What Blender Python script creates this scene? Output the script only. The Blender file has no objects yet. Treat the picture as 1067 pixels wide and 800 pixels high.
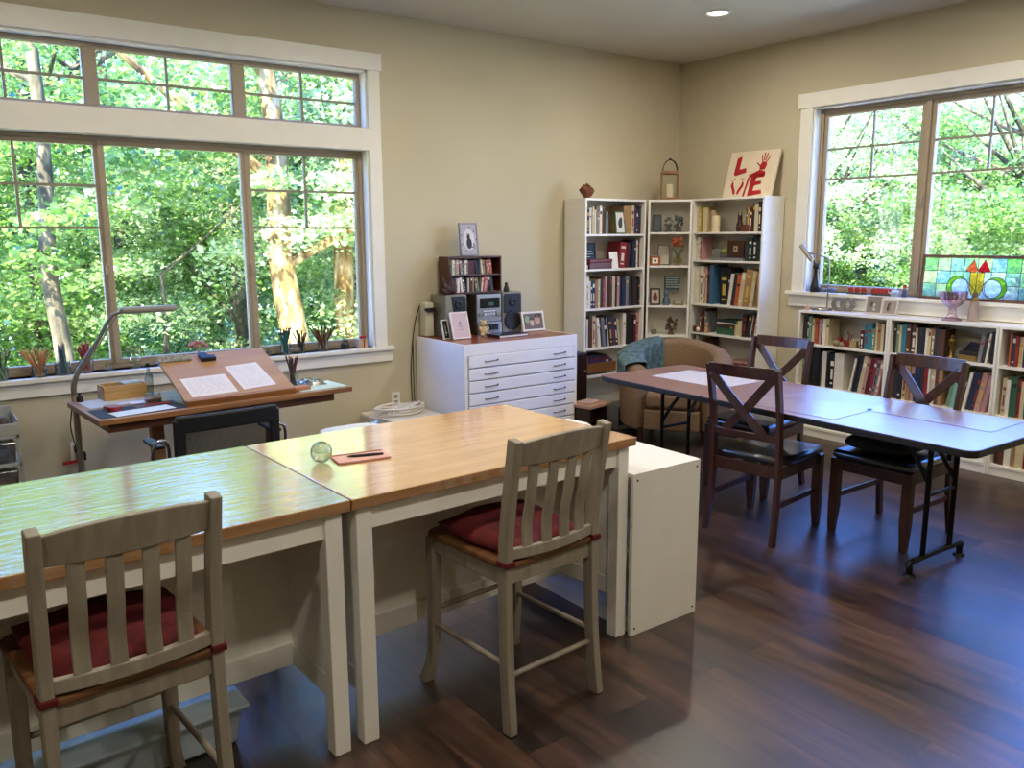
import bpy, bmesh, math, random
from mathutils import Matrix, Vector
PI = math.pi
sc = bpy.context.scene
COL = sc.collection
rnd = random.Random(7)

# ------------------------------------------------------------------ materials
def S(h, a=1.0):
    if isinstance(h, tuple): c = [v / 255 for v in h]
    else: c = [int(h[i:i + 2], 16) / 255 for i in (1, 3, 5)]
    return tuple((v / 12.92 if v <= .04045 else ((v + .055) / 1.055) ** 2.4) for v in c) + (a,)

_M = {}
def newmat(name):
    m = bpy.data.materials.new(name); m.use_nodes = True
    nt = m.node_tree; b = nt.nodes['Principled BSDF']
    return m, nt, b

def N(nt, t, **kw):
    n = nt.nodes.new(t)
    for k, v in kw.items():
        if k.startswith('i_'): n.inputs[k[2:].replace('_', ' ')].default_value = v
        else: setattr(n, k, v)
    return n

def coords(nt, scale=(1, 1, 1), rot=(0, 0, 0), kind='Object'):
    tc = N(nt, 'ShaderNodeTexCoord'); mp = N(nt, 'ShaderNodeMapping')
    mp.inputs['Scale'].default_value = scale; mp.inputs['Rotation'].default_value = rot
    nt.links.new(tc.outputs[kind], mp.inputs['Vector'])
    return mp.outputs['Vector']

def ramp(nt, fac, stops):
    r = N(nt, 'ShaderNodeValToRGB'); nt.links.new(fac, r.inputs['Fac'])
    e = r.color_ramp.elements
    while len(e) < len(stops): e.new(.5)
    for i, (p, c) in enumerate(stops): e[i].position = p; e[i].color = c
    return r.outputs['Color']

def pm(h, rough=.5, metal=0, var=.08, scale=8, bump=0, spec=None, coat=0, key=None):
    """plain procedural surface with a little tonal variation"""
    k = ('pm', h, rough, metal, var, scale, bump, spec, coat)
    if k in _M: return _M[k]
    m, nt, b = newmat(key or 'surface_' + str(h).strip('#'))
    c = S(h)
    no = N(nt, 'ShaderNodeTexNoise'); no.inputs['Scale'].default_value = scale; no.inputs['Detail'].default_value = 3
    nt.links.new(coords(nt), no.inputs['Vector'])
    lo = tuple(max(0, v * (1 - var)) for v in c[:3]) + (1,); hi = tuple(min(1, v * (1 + var)) for v in c[:3]) + (1,)
    nt.links.new(ramp(nt, no.outputs['Fac'], [(.3, lo), (.7, hi)]), b.inputs['Base Color'])
    b.inputs['Roughness'].default_value = rough; b.inputs['Metallic'].default_value = metal
    if spec is not None: b.inputs['Specular IOR Level'].default_value = spec
    if coat: b.inputs['Coat Weight'].default_value = coat
    if bump:
        bp = N(nt, 'ShaderNodeBump'); bp.inputs['Strength'].default_value = bump; bp.inputs['Distance'].default_value = .01
        nt.links.new(no.outputs['Fac'], bp.inputs['Height']); nt.links.new(bp.outputs['Normal'], b.inputs['Normal'])
    _M[k] = m; return m

def wood(c1, c2, rough=.4, axis='x', scale=1, coat=0, key=None, bump=.05, spec=None):
    k = ('wood', c1, c2, rough, axis, scale, coat)
    if k in _M: return _M[k]
    m, nt, b = newmat(key or 'wood_' + c1.strip('#'))
    s = {'x': (1.2, 14, 14), 'y': (14, 1.2, 14), 'z': (14, 14, 1.2)}[axis]
    v = coords(nt, tuple(q * scale for q in s))
    no = N(nt, 'ShaderNodeTexNoise'); no.inputs['Scale'].default_value = 2; no.inputs['Detail'].default_value = 6; no.inputs['Distortion'].default_value = .6
    nt.links.new(v, no.inputs['Vector'])
    nt.links.new(ramp(nt, no.outputs['Fac'], [(.3, S(c1)), (.7, S(c2))]), b.inputs['Base Color'])
    b.inputs['Roughness'].default_value = rough
    if coat: b.inputs['Coat Weight'].default_value = coat; b.inputs['Coat Roughness'].default_value = .1
    if spec: b.inputs['Specular IOR Level'].default_value = spec
    bp = N(nt, 'ShaderNodeBump'); bp.inputs['Strength'].default_value = bump; bp.inputs['Distance'].default_value = .004
    nt.links.new(no.outputs['Fac'], bp.inputs['Height']); nt.links.new(bp.outputs['Normal'], b.inputs['Normal'])
    _M[k] = m; return m

def glass(h='#ffffff', refl=.12, key='clear_glass', rough=.02):
    k = ('glass', h, refl, rough)
    if k in _M: return _M[k]
    m = bpy.data.materials.new(key); m.use_nodes = True; nt = m.node_tree; nt.nodes.clear()
    out = N(nt, 'ShaderNodeOutputMaterial'); mx = N(nt, 'ShaderNodeMixShader'); tr = N(nt, 'ShaderNodeBsdfTransparent'); gl = N(nt, 'ShaderNodeBsdfGlossy')
    tr.inputs['Color'].default_value = S(h); gl.inputs['Roughness'].default_value = rough
    lw = N(nt, 'ShaderNodeLayerWeight'); lw.inputs['Blend'].default_value = .15
    mt = N(nt, 'ShaderNodeMath', operation='MULTIPLY_ADD'); mt.inputs[1].default_value = .6; mt.inputs[2].default_value = refl * .3
    nt.links.new(lw.outputs['Fresnel'], mt.inputs[0]); nt.links.new(mt.outputs[0], mx.inputs['Fac'])
    nt.links.new(tr.outputs[0], mx.inputs[1]); nt.links.new(gl.outputs[0], mx.inputs[2]); nt.links.new(mx.outputs[0], out.inputs['Surface'])
    _M[k] = m; return m

def stained(h):
    k = ('stained', h)
    if k in _M: return _M[k]
    m = bpy.data.materials.new('stained_glass_' + h.strip('#')); m.use_nodes = True; nt = m.node_tree; nt.nodes.clear()
    out = N(nt, 'ShaderNodeOutputMaterial'); mx = N(nt, 'ShaderNodeMixShader'); tr = N(nt, 'ShaderNodeBsdfTransparent'); tl = N(nt, 'ShaderNodeBsdfTranslucent')
    no = N(nt, 'ShaderNodeTexNoise'); no.inputs['Scale'].default_value = 60; nt.links.new(coords(nt), no.inputs['Vector'])
    c = S(h)
    col = ramp(nt, no.outputs['Fac'], [(.3, tuple(v * .7 for v in c[:3]) + (1,)), (.65, tuple(min(1, v * 1.25) for v in c[:3]) + (1,))])
    nt.links.new(col, tr.inputs['Color']); nt.links.new(col, tl.inputs['Color'])
    mx.inputs['Fac'].default_value = .35
    nt.links.new(tr.outputs[0], mx.inputs[1]); nt.links.new(tl.outputs[0], mx.inputs[2]); nt.links.new(mx.outputs[0], out.inputs['Surface'])
    _M[k] = m; return m

def emit(h, s, key='lamp_glow'):
    m = bpy.data.materials.new(key); m.use_nodes = True; nt = m.node_tree; b = nt.nodes['Principled BSDF']
    b.inputs['Emission Color'].default_value = S(h); b.inputs['Emission Strength'].default_value = s
    return m

# ------------------------------------------------------------------ mesh builder
class MB:
    def __init__(s): s.bm = bmesh.new(); s.mi = 0
    def _fin(s, vs, fs, M):
        if M is not None: bmesh.ops.transform(s.bm, matrix=M, verts=vs)
        for f in fs: f.material_index = s.mi
        return s
    def box(s, x0, x1, y0, y1, z0, z1, M=None, taper=None):
        vs = [s.bm.verts.new((x, y, z)) for z in (z0, z1) for y in (y0, y1) for x in (x0, x1)]
        if taper is not None:
            cx, cy = (x0 + x1) / 2, (y0 + y1) / 2
            for v in vs[:4]: v.co.x = cx + (v.co.x - cx) * taper; v.co.y = cy + (v.co.y - cy) * taper
        fs = [s.bm.faces.new([vs[i] for i in q]) for q in ((0, 2, 3, 1), (4, 5, 7, 6), (0, 1, 5, 4), (2, 6, 7, 3), (0, 4, 6, 2), (1, 3, 7, 5))]
        return s._fin(vs, fs, M)
    def prism(s, pts, z0, z1, M=None):
        a = [s.bm.verts.new((x, y, z0)) for x, y in pts]; b = [s.bm.verts.new((x, y, z1)) for x, y in pts]
        n = len(pts); fs = [s.bm.faces.new(a[::-1]), s.bm.faces.new(b)]
        for i in range(n): fs.append(s.bm.faces.new((a[i], a[(i + 1) % n], b[(i + 1) % n], b[i])))
        return s._fin(a + b, fs, M)
    def lathe(s, prof, cx=0, cy=0, seg=20, M=None, sx=1, sy=1, cap=True):
        rings = []
        for r, z in prof:
            rings.append([s.bm.verts.new((cx + sx * r * math.cos(2 * PI * i / seg), cy + sy * r * math.sin(2 * PI * i / seg), z)) for i in range(seg)])
        fs = []
        for a, b in zip(rings, rings[1:]):
            for i in range(seg): fs.append(s.bm.faces.new((a[i], a[(i + 1) % seg], b[(i + 1) % seg], b[i])))
        if cap:
            fs.append(s.bm.faces.new(rings[0][::-1])); fs.append(s.bm.faces.new(rings[-1]))
        return s._fin([v for r in rings for v in r], fs, M)
    def cyl(s, x, y, z0, z1, r, r1=None, seg=16, M=None):
        return s.lathe([(r, z0), (r if r1 is None else r1, z1)], x, y, seg, M)
    def ball(s, x, y, z, r, seg=14, sx=1, sy=1, sz=1, M=None):
        n = seg // 2 + 1
        return s.lathe([(max(1e-4, r * math.sin(PI * i / n)), z - r * sz * math.cos(PI * i / n)) for i in range(n + 1)], x, y, seg, M, sx, sy)
    def tube(s, pts, r, seg=8, flat=None, M=None, spline=0):
        """sweep a round (or flat=(w,h) rectangular) section along points; r may be a list"""
        pts = [Vector(p) for p in pts]
        rr = list(r) if isinstance(r, (list, tuple)) else [r] * len(pts)
        if spline:
            q, qr = [], []; n = len(pts)
            for i in range(n - 1):
                p0, p1, p2, p3 = pts[max(i - 1, 0)], pts[i], pts[i + 1], pts[min(i + 2, n - 1)]
                for k in range(spline):
                    t = k / spline
                    q.append(.5 * ((2 * p1) + (p2 - p0) * t + (2 * p0 - 5 * p1 + 4 * p2 - p3) * t * t + (3 * p1 - p0 - 3 * p2 + p3) * t ** 3))
                    qr.append(rr[i] * (1 - t) + rr[i + 1] * t)
            q.append(pts[-1]); qr.append(rr[-1]); pts, rr = q, qr
        rings = []; up = None
        for i, p in enumerate(pts):
            d = (pts[min(i + 1, len(pts) - 1)] - pts[max(i - 1, 0)]).normalized()
            if up is None:
                up = Vector((0, 0, 1)) if abs(d.z) < .9 else Vector((0, 1, 0))
            a = d.cross(up)
            if a.length < 1e-5: a = d.cross(Vector((1, 0, 0)))
            a.normalize(); b = a.cross(d).normalized(); up = b
            if flat:
                w, h = flat; w *= rr[i]; h *= rr[i]
                rings.append([s.bm.verts.new(p + a * x + b * y) for x, y in ((-w / 2, -h / 2), (w / 2, -h / 2), (w / 2, h / 2), (-w / 2, h / 2))])
            else:
                rings.append([s.bm.verts.new(p + (a * math.cos(2 * PI * j / seg) + b * math.sin(2 * PI * j / seg)) * rr[i]) for j in range(seg)])
        fs = []; m = len(rings[0])
        for a, b in zip(rings, rings[1:]):
            for j in range(m): fs.append(s.bm.faces.new((a[j], a[(j + 1) % m], b[(j + 1) % m], b[j])))
        fs.append(s.bm.faces.new(rings[0][::-1])); fs.append(s.bm.faces.new(rings[-1]))
        return s._fin([v for r_ in rings for v in r_], fs, M)
    def quad(s, pts, M=None):
        vs = [s.bm.verts.new(p) for p in pts]; return s._fin(vs, [s.bm.faces.new(vs)], M)
    def mat(s, i): s.mi = i; return s
    def build(s, name, mats, parent=None, bevel=0, smooth=False, loc=None, rz=0, sub=0):
        bmesh.ops.recalc_face_normals(s.bm, faces=s.bm.faces)
        me = bpy.data.meshes.new(name); s.bm.to_mesh(me); s.bm.free()
        for m in (mats if isinstance(mats, (list, tuple)) else [mats]): me.materials.append(m)
        if smooth: me.polygons.foreach_set('use_smooth', [True] * len(me.polygons))
        o = bpy.data.objects.new(name, me); COL.objects.link(o)
        if parent is not None: o.parent = parent
        if loc is not None: o.location = loc
        if rz: o.rotation_euler.z = rz
        if bevel:
            bv = o.modifiers.new('bevel', 'BEVEL'); bv.width = bevel; bv.segments = 2; bv.limit_method = 'ANGLE'; bv.angle_limit = .7
        if sub:
            ss = o.modifiers.new('sub', 'SUBSURF'); ss.levels = sub; ss.render_levels = sub
        if smooth and not sub:
            try:
                me.set_sharp_from_angle(angle=.8)
            except Exception: pass
        return o

def E(name, loc=(0, 0, 0), rz=0, label=None, cat=None, group=None):
    o = bpy.data.objects.new(name, None); COL.objects.link(o); o.location = loc; o.rotation_euler.z = rz
    o.empty_display_size = .1
    return tag(o, label, cat, group)
def tag(o, label=None, cat=None, group=None, kind=None):
    if label: o['label'] = label
    if cat: o['category'] = cat
    if group: o['group'] = group
    if kind: o['kind'] = kind
    return o
def struct(o): o['kind'] = 'structure'; return o
def kids(o): return [c for c in bpy.data.objects if c.parent == o]
def dup(o, loc=None, rz=None, label=None, group=None, parent=None):
    ks = kids(o)
    c = o.copy(); COL.objects.link(c)
    if parent: c.parent = parent
    if loc is not None: c.location = loc
    if rz is not None: c.rotation_euler.z = rz
    if label: c['label'] = label
    if group: c['group'] = group
    for k in ks: dup(k, parent=c)
    return c
def T(x, y, z): return Matrix.Translation((x, y, z))
def R(a, ax): return Matrix.Rotation(a, 4, ax)
ORD = 'first second third fourth fifth sixth seventh eighth ninth tenth eleventh twelfth thirteenth fourteenth fifteenth sixteenth seventeenth eighteenth nineteenth twentieth twenty-first twenty-second twenty-third twenty-fourth twenty-fifth twenty-sixth twenty-seventh twenty-eighth twenty-ninth thirtieth'.split()

# ------------------------------------------------------------------ palette
WHITE = pm('#f3f1ea', .45, var=.02, key='white_painted_wood')
TRIM = pm('#ece9df', .4, var=.02, key='white_trim_paint')
LAM = pm('#efece4', .35, var=.02, key='white_laminate')
LAMW = pm('#f0eef0', .4, var=.02, key='cool_white_lacquer')
CREAM = pm('#ddd6c2', .45, var=.03, key='cream_painted_wood')
BLACK = pm('#141312', .45, key='black_plastic')
BLACKM = pm('#101010', .35, metal=.6, key='black_metal')
CHROME = pm('#b8b8b8', .2, metal=1, var=.02, key='chrome')
GREYM = pm('#8d877b', .35, metal=.7, key='grey_metal')
DWOOD = wood('#2c150c', '#4a2718', .32, 'z', key='dark_walnut', coat=.3)
OAK = wood('#a8794a', '#c4935c', .45, 'x', key='oak')
PAPER = pm('#efeae4', .8, var=.03, key='paper')
VINYL = pm('#a5957c', .5, var=.03, key='tan_window_vinyl')
CLEAR = glass('#f4f8f8', .3)
XB, YA, CEIL = 6.42, 5.90, 3.33
X0, Y0 = -2.6, -3.0

# ------------------------------------------------------------------ camera (vanishing points of the photo: focal length 866 px, pitch 10.2 degrees)
cam = bpy.data.cameras.new('camera'); co = bpy.data.objects.new('camera', cam); COL.objects.link(co)
cam.sensor_width = 36; cam.lens = 36 * 866.4 / 1067; cam.sensor_fit = 'HORIZONTAL'
Xw = Vector((0.80494739, 0.10840362, -0.58335954)); Yw = Vector((-0.59333082, 0.13998399, -0.79269352)); Zw = Vector((-0.00426986, 0.98420178, 0.17699896))
co.matrix_world = Matrix.Translation((0, 0, 1.70)) @ Matrix((Xw, Yw, Zw)).to_4x4()
cam.clip_start = .05; cam.clip_end = 300
sc.camera = co

# ------------------------------------------------------------------ room shell
def wallmat():
    m, nt, b = newmat('olive_cream_wall_paint')
    no = N(nt, 'ShaderNodeTexNoise'); no.inputs['Scale'].default_value = 140; nt.links.new(coords(nt), no.inputs['Vector'])
    n2 = N(nt, 'ShaderNodeTexNoise'); n2.inputs['Scale'].default_value = 1.2; nt.links.new(coords(nt), n2.inputs['Vector'])
    nt.links.new(ramp(nt, n2.outputs['Fac'], [(.3, S('#c4ba9e')), (.7, S('#c9bfa3'))]), b.inputs['Base Color'])
    b.inputs['Roughness'].default_value = .75
    bp = N(nt, 'ShaderNodeBump'); bp.inputs['Strength'].default_value = .12; bp.inputs['Distance'].default_value = .003
    nt.links.new(no.outputs['Fac'], bp.inputs['Height']); nt.links.new(bp.outputs['Normal'], b.inputs['Normal'])
    return m
WALL = wallmat()
CEILM = pm('#cfcabc', .85, var=.02, scale=3, key='ceiling_paint')

def floormat():
    m, nt, b = newmat('dark_hickory_plank_floor')
    tc = N(nt, 'ShaderNodeTexCoord'); sp = N(nt, 'ShaderNodeSeparateXYZ'); cb = N(nt, 'ShaderNodeCombineXYZ')
    nt.links.new(tc.outputs['Object'], sp.inputs[0]); nt.links.new(sp.outputs['Y'], cb.inputs['X']); nt.links.new(sp.outputs['X'], cb.inputs['Y'])
    br = N(nt, 'ShaderNodeTexBrick'); br.offset = .37; br.offset_frequency = 2
    for k, v in (('Scale', 1), ('Mortar Size', .0016), ('Mortar Smooth', .2), ('Brick Width', 1.22), ('Row Height', .19), ('Bias', 0)): br.inputs[k].default_value = v
    br.inputs['Color1'].default_value = (0, 0, 0, 1); br.inputs['Color2'].default_value = (1, 1, 1, 1); br.inputs['Mortar'].default_value = (.5, .5, .5, 1)
    nt.links.new(cb.outputs[0], br.inputs['Vector'])
    # grain, shifted for each plank
    sh = N(nt, 'ShaderNodeVectorMath', operation='MULTIPLY_ADD'); sh.inputs[1].default_value = (1.0, 1.0, 1.0)
    nt.links.new(cb.outputs[0], sh.inputs[0])
    sc3 = N(nt, 'ShaderNodeVectorMath', operation='SCALE'); sc3.inputs['Scale'].default_value = 7; nt.links.new(br.outputs['Color'], sc3.inputs[0]); nt.links.new(sc3.outputs[0], sh.inputs[2])
    mp = N(nt, 'ShaderNodeMapping'); mp.inputs['Scale'].default_value = (1.3, 10, 4); nt.links.new(sh.outputs[0], mp.inputs['Vector'])
    n1 = N(nt, 'ShaderNodeTexNoise'); n1.inputs['Scale'].default_value = 1.6; n1.inputs['Detail'].default_value = 8; n1.inputs['Roughness'].default_value = .62; n1.inputs['Distortion'].default_value = .8
    nt.links.new(mp.outputs[0], n1.inputs['Vector'])
    mp2 = N(nt, 'ShaderNodeMapping'); mp2.inputs['Scale'].default_value = (.6, 2.2, 1); nt.links.new(sh.outputs[0], mp2.inputs['Vector'])
    n2 = N(nt, 'ShaderNodeTexNoise'); n2.inputs['Scale'].default_value = 2; n2.inputs['Detail'].default_value = 3; nt.links.new(mp2.outputs[0], n2.inputs['Vector'])
    ad = N(nt, 'ShaderNodeMath', operation='MULTIPLY_ADD'); ad.inputs[1].default_value = .5; nt.links.new(n1.outputs['Fac'], ad.inputs[0])
    a2 = N(nt, 'ShaderNodeMath', operation='MULTIPLY_ADD'); a2.inputs[1].default_value = .4; nt.links.new(n2.outputs['Fac'], a2.inputs[0])
    a3 = N(nt, 'ShaderNodeMath', operation='MULTIPLY_ADD'); a3.inputs[1].default_value = .12; a3.inputs[2].default_value = 0; nt.links.new(br.outputs['Color'], a3.inputs[0])
    nt.links.new(a3.outputs[0], a2.inputs[2]); nt.links.new(a2.outputs[0], ad.inputs[2])
    colr = ramp(nt, ad.outputs[0], [(.32, S('#170f0b')), (.47, S('#2b1d16')), (.58, S('#472f22')), (.72, S('#6b4936'))])
    mx = N(nt, 'ShaderNodeMix', data_type='RGBA'); nt.links.new(br.outputs['Fac'], mx.inputs['Factor'])
    nt.links.new(colr, mx.inputs['A']); mx.inputs['B'].default_value = S('#1c100b')
    nt.links.new(mx.outputs['Result'], b.inputs['Base Color'])
    rr = N(nt, 'ShaderNodeMapRange'); rr.inputs['To Min'].default_value = .26; rr.inputs['To Max'].default_value = .46; nt.links.new(n1.outputs['Fac'], rr.inputs['Value']); nt.links.new(rr.outputs[0], b.inputs['Roughness'])
    b.inputs['Specular IOR Level'].default_value = .9
    bp = N(nt, 'ShaderNodeBump'); bp.inputs['Strength'].default_value = .18; bp.inputs['Distance'].default_value = .004
    su = N(nt, 'ShaderNodeMath', operation='SUBTRACT'); nt.links.new(n1.outputs['Fac'], su.inputs[0]); nt.links.new(br.outputs['Fac'], su.inputs[1])
    nt.links.new(su.outputs[0], bp.inputs['Height']); nt.links.new(bp.outputs['Normal'], b.inputs['Normal'])
    return m

struct(MB().box(X0 - .2, XB + .2, Y0 - .2, YA + .2, -.12, 0).build('floor', floormat()))
struct(MB().box(X0 - .2, XB + .2, Y0 - .2, YA + .2, CEIL, CEIL + .15).build('ceiling', CEILM))
WT = .17
A0, A1, AZ0, AZ1 = .17, 3.00, .83, 2.91      # big window opening on the back wall
B0, B1, BZ0, BZ1 = 4.39, 1.66, 1.20, 2.745    # window opening on the right wall (y from, to)
w = MB()
w.box(X0 - WT, A0, YA, YA + WT, 0, CEIL); w.box(A1, XB + WT, YA, YA + WT, 0, CEIL); w.box(A0, A1, YA, YA + WT, 0, AZ0); w.box(A0, A1, YA, YA + WT, AZ1, CEIL)
struct(w.build('wall_back', WALL))
w = MB()
w.box(XB, XB + WT, B0, YA, 0, CEIL); w.box(XB, XB + WT, Y0, B1, 0, CEIL); w.box(XB, XB + WT, B1, B0, 0, BZ0); w.box(XB, XB + WT, B1, B0, BZ1, CEIL)
struct(w.build('wall_right', WALL))
struct(MB().box(X0 - WT, X0, Y0, YA, 0, CEIL).build('wall_left', WALL))
struct(MB().box(X0 - WT, XB + WT, Y0 - WT, Y0, 0, CEIL).build('wall_front', WALL))
def baseb(name, *a):
    x0, x1, y0, y1 = a; m = MB().box(x0, x1, y0, y1, 0, .12)
    struct(m.build(name, TRIM, bevel=.004))
baseb('baseboard_back', X0, 4.92, YA - .016, YA); baseb('baseboard_right', XB - .016, XB, Y0, 1.75)
baseb('baseboard_left', X0, X0 + .016, Y0, YA - .02); baseb('baseboard_front', X0 + .02, XB - .02, Y0, Y0 + .016)

PANE = glass('#fbfdfc', .06, key='window_glass', rough=.0)
def pane_grid(root, u0, u1, z0, z1, y, fw, vx=None, hz=(), vz=None):
    """one sash: frame, glass and the grid between its panes"""
    f = MB(); f.box(u0, u1, y, y + .05, z1 - fw, z1).box(u0, u1, y, y + .05, z0, z0 + fw).box(u0, u0 + fw, y, y + .05, z0 + fw, z1 - fw).box(u1 - fw, u1, y, y + .05, z0 + fw, z1 - fw)
    s = f.build('sash', VINYL, root, bevel=.003)
    MB().box(u0 + fw - .004, u1 - fw + .004, y + .022, y + .028, z0 + fw - .004, z1 - fw + .004).build('pane', PANE, s)
    if hz:
        g = MB()
        for h in hz: g.box(u0 + fw, u1 - fw, y + .016, y + .034, h - .008, h + .008)
        g.box(vx - .008, vx + .008, y + .015, y + .035, vz if vz else z0 + fw, z1 - fw)
        g.build('muntin', pm('#8d8573', .5, key='grey_muntin'), s)
    return s
# window on the back wall
wr = struct(E('window_1', (0, YA, 0)))
j = MB()
j.box(A0 - .001, A0 + .015, 0, WT, AZ0, AZ1).box(A1 - .015, A1 + .001, 0, WT, AZ0, AZ1).box(A0, A1, 0, WT, AZ1 - .015, AZ1 + .001)
j.build('jamb', TRIM, wr)
c = MB(); c.box(A0 - .12, A0, -.02, 0, AZ0, AZ1).box(A1, A1 + .10, -.02, 0, AZ0, AZ1).box(A0 - .15, A1 + .115, -.03, 0, AZ1, AZ1 + .125)
c.build('casing', TRIM, wr, bevel=.003)
MB().box(A0 + .01, A1 + .0, -.022, .14, 2.33, 2.492).build('mid_rail', TRIM, wr, bevel=.003)
MB().box(A0 - .17, A1 + .15, -.05, .14, AZ0 - .03, AZ0).build('sill', TRIM, wr, bevel=.004)
MB().box(A0 - .15, A1 + .145, -.022, 0, .71, AZ0 - .03).build('apron', TRIM, wr, bevel=.003)
y = .07
# lower row: outer frame, three sashes (the middle one without a grid)
def oframe(root, u0, u1, z0, z1, y0, y1, t, mull):
    f = MB().box(u0, u1, y0, y1, z1 - t, z1).box(u0, u1, y0, y1, z0, z0 + t).box(u0, u0 + t, y0, y1, z0 + t, z1 - t).box(u1 - t, u1, y0, y1, z0 + t, z1 - t)
    for a, b in mull: f.box(a, b, y0, y1, z0 + t, z1 - t)
    return f.build('window_frame', VINYL, root, bevel=.003)
oframe(wr, A0 + .015, A1 - .015, AZ0, 2.33, .09, .15, .03, [(1.125, 1.145), (2.07, 2.09)])
pane_grid(wr, .215, 1.135, AZ0 + .03, 2.305, .105, .032, .66, (2.02, 1.755), 1.755)
pane_grid(wr, 1.135, 2.075, AZ0 + .03, 2.305, .095, .030)
pane_grid(wr, 2.085, 2.962, AZ0 + .03, 2.305, .105, .032, 2.53, (2.02, 1.755), 1.755)
oframe(wr, A0 + .015, A1 - .015, 2.490, AZ1 - .015, .09, .15, .03, [(1.09, 1.162), (2.025, 2.10)])
for u0, u1 in ((.205, 1.098), (1.154, 2.033), (2.094, 2.969)):
    pane_grid(wr, u0, u1, 2.508, 2.878, .10, .016, (u0 + u1) / 2, (2.682,))
MB().box(1.115, 1.14, .075, .10, 1.45, 1.52).build('latch', VINYL, wr, bevel=.003)
MB().box(2.075, 2.095, .075, .10, 1.42, 1.5).build('latch', VINYL, wr, bevel=.003)
# window on the right wall (local x runs towards the viewer's right)
wb = struct(E('window_2', (XB, B0, 0), -PI / 2))
L = B0 - B1
j = MB(); j.box(-.001, .015, 0, WT, BZ0, BZ1).box(L - .015, L + .001, 0, WT, BZ0, BZ1).box(0, L, 0, WT, BZ1 - .015, BZ1 + .001); j.build('jamb', TRIM, wb)
c = MB(); c.box(-.115, 0, -.02, 0, BZ0, BZ1).box(L, L + .115, -.02, 0, BZ0, BZ1).box(-.14, L + .14, -.03, 0, BZ1, BZ1 + .12); c.build('casing', TRIM, wb, bevel=.003)
MB().box(-.145, L + .145, -.07, .14, BZ0 - .03, BZ0).build('sill', TRIM, wb, bevel=.004)
MB().box(-.135, L + .135, -.022, 0, 1.065, BZ0 - .03).build('apron', TRIM, wb, bevel=.003)
ms = [(.922, .965), (1.842, 1.885)]
oframe(wb, .015, L - .015, BZ0, BZ1 - .015, .09, .15, .028, ms)
for i, (u0, u1) in enumerate(((.043, .922), (.965, 1.842), (1.885, L - .043))):  # the third sash is out of view, added to let in more light
    pane_grid(wb, u0, u1, BZ0 + .02, BZ1 - .04, .105, .036, (u0 + u1) / 2, (2.40, 2.152), 2.152)
MB().box(.935, .952, .07, .10, 1.9, 1.98).build('latch', VINYL, wb, bevel=.003)

# ------------------------------------------------------------------ recessed ceiling lights
dm = emit('#ffe3bf', 12, 'downlight_diffuser')
def downlight(x, y, lab, p):
    t = E('ceiling_light', (x, y, CEIL), 0, lab, 'ceiling light', 'recessed downlights in the ceiling')
    MB().lathe([(.07, -.001), (.095, -.001), (.095, -.008), (.088, -.012), (.072, -.006)], seg=28, cap=False).build('trim_ring', LAMW, t, smooth=True)
    MB().cyl(0, 0, -.004, -.002, .071, seg=28).build('diffuser', dm, t)
    l = bpy.data.lights.new('bulb', 'AREA'); l.shape = 'DISK'; l.size = .16; l.energy = p; l.color = (1, .915, .77)
    lo = bpy.data.objects.new('bulb', l); COL.objects.link(lo); lo.parent = t; lo.location = (0, 0, -.02)
LP = 20
for x, y in ((-1.3, .3), (.9, .3), (.9, 2.4), (3.1, -1.8), (3.1, .3), (3.1, 2.4), (3.1, 4.2), (.9, 4.2), (5.18, .3), (5.18, 2.3), (5.18, 4.414)):  # only the corner light is known; the others are unseen, added to brighten
    downlight(x, y, 'round recessed ceiling light glowing near the corner' if y > 4.3 and x > 5 else 'unseen recessed ceiling light added to brighten the room', LP)

# ------------------------------------------------------------------ counter tables
def countermat():
    m, nt, b = newmat('glossy_honey_oak_top')
    v = coords(nt)
    br = N(nt, 'ShaderNodeTexBrick'); br.offset = .43
    for k, q in (('Scale', 1), ('Mortar Size', .0006), ('Brick Width', .62), ('Row Height', .052)): br.inputs[k].default_value = q
    br.inputs['Color1'].default_value = (0, 0, 0, 1); br.inputs['Color2'].default_value = (1, 1, 1, 1)
    nt.links.new(v, br.inputs['Vector'])
    n1 = N(nt, 'ShaderNodeTexNoise'); n1.inputs['Scale'].default_value = 3; n1.inputs['Detail'].default_value = 6
    nt.links.new(coords(nt, (1, 18, 18)), n1.inputs['Vector'])
    ad = N(nt, 'ShaderNodeMath', operation='MULTIPLY_ADD'); ad.inputs[1].default_value = .3; nt.links.new(br.outputs['Color'], ad.inputs[0]); nt.links.new(n1.outputs['Fac'], ad.inputs[2])
    nt.links.new(ramp(nt, ad.outputs[0], [(.35, S('#a4703c')), (.62, S('#bd894e')), (.95, S('#cb9a60'))]), b.inputs['Base Color'])
    b.inputs['Roughness'].default_value = .38
    b.inputs['Coat Weight'].default_value = 1; b.inputs['Coat Roughness'].default_value = .07; b.inputs['Coat IOR'].default_value = COAT
    n2 = N(nt, 'ShaderNodeTexNoise'); n2.inputs['Scale'].default_value = 1; n2.inputs['Detail'].default_value = 4; nt.links.new(coords(nt, (9, 46, 1)), n2.inputs['Vector'])
    bp = N(nt, 'ShaderNodeBump'); bp.inputs['Strength'].default_value = .5; bp.inputs['Distance'].default_value = .0022
    nt.links.new(n2.outputs['Fac'], bp.inputs['Height']); nt.links.new(bp.outputs['Normal'], b.inputs['Coat Normal'])
    return m
COAT = 4.0
CTOP = countermat()
IR = math.radians(2.2)
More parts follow.
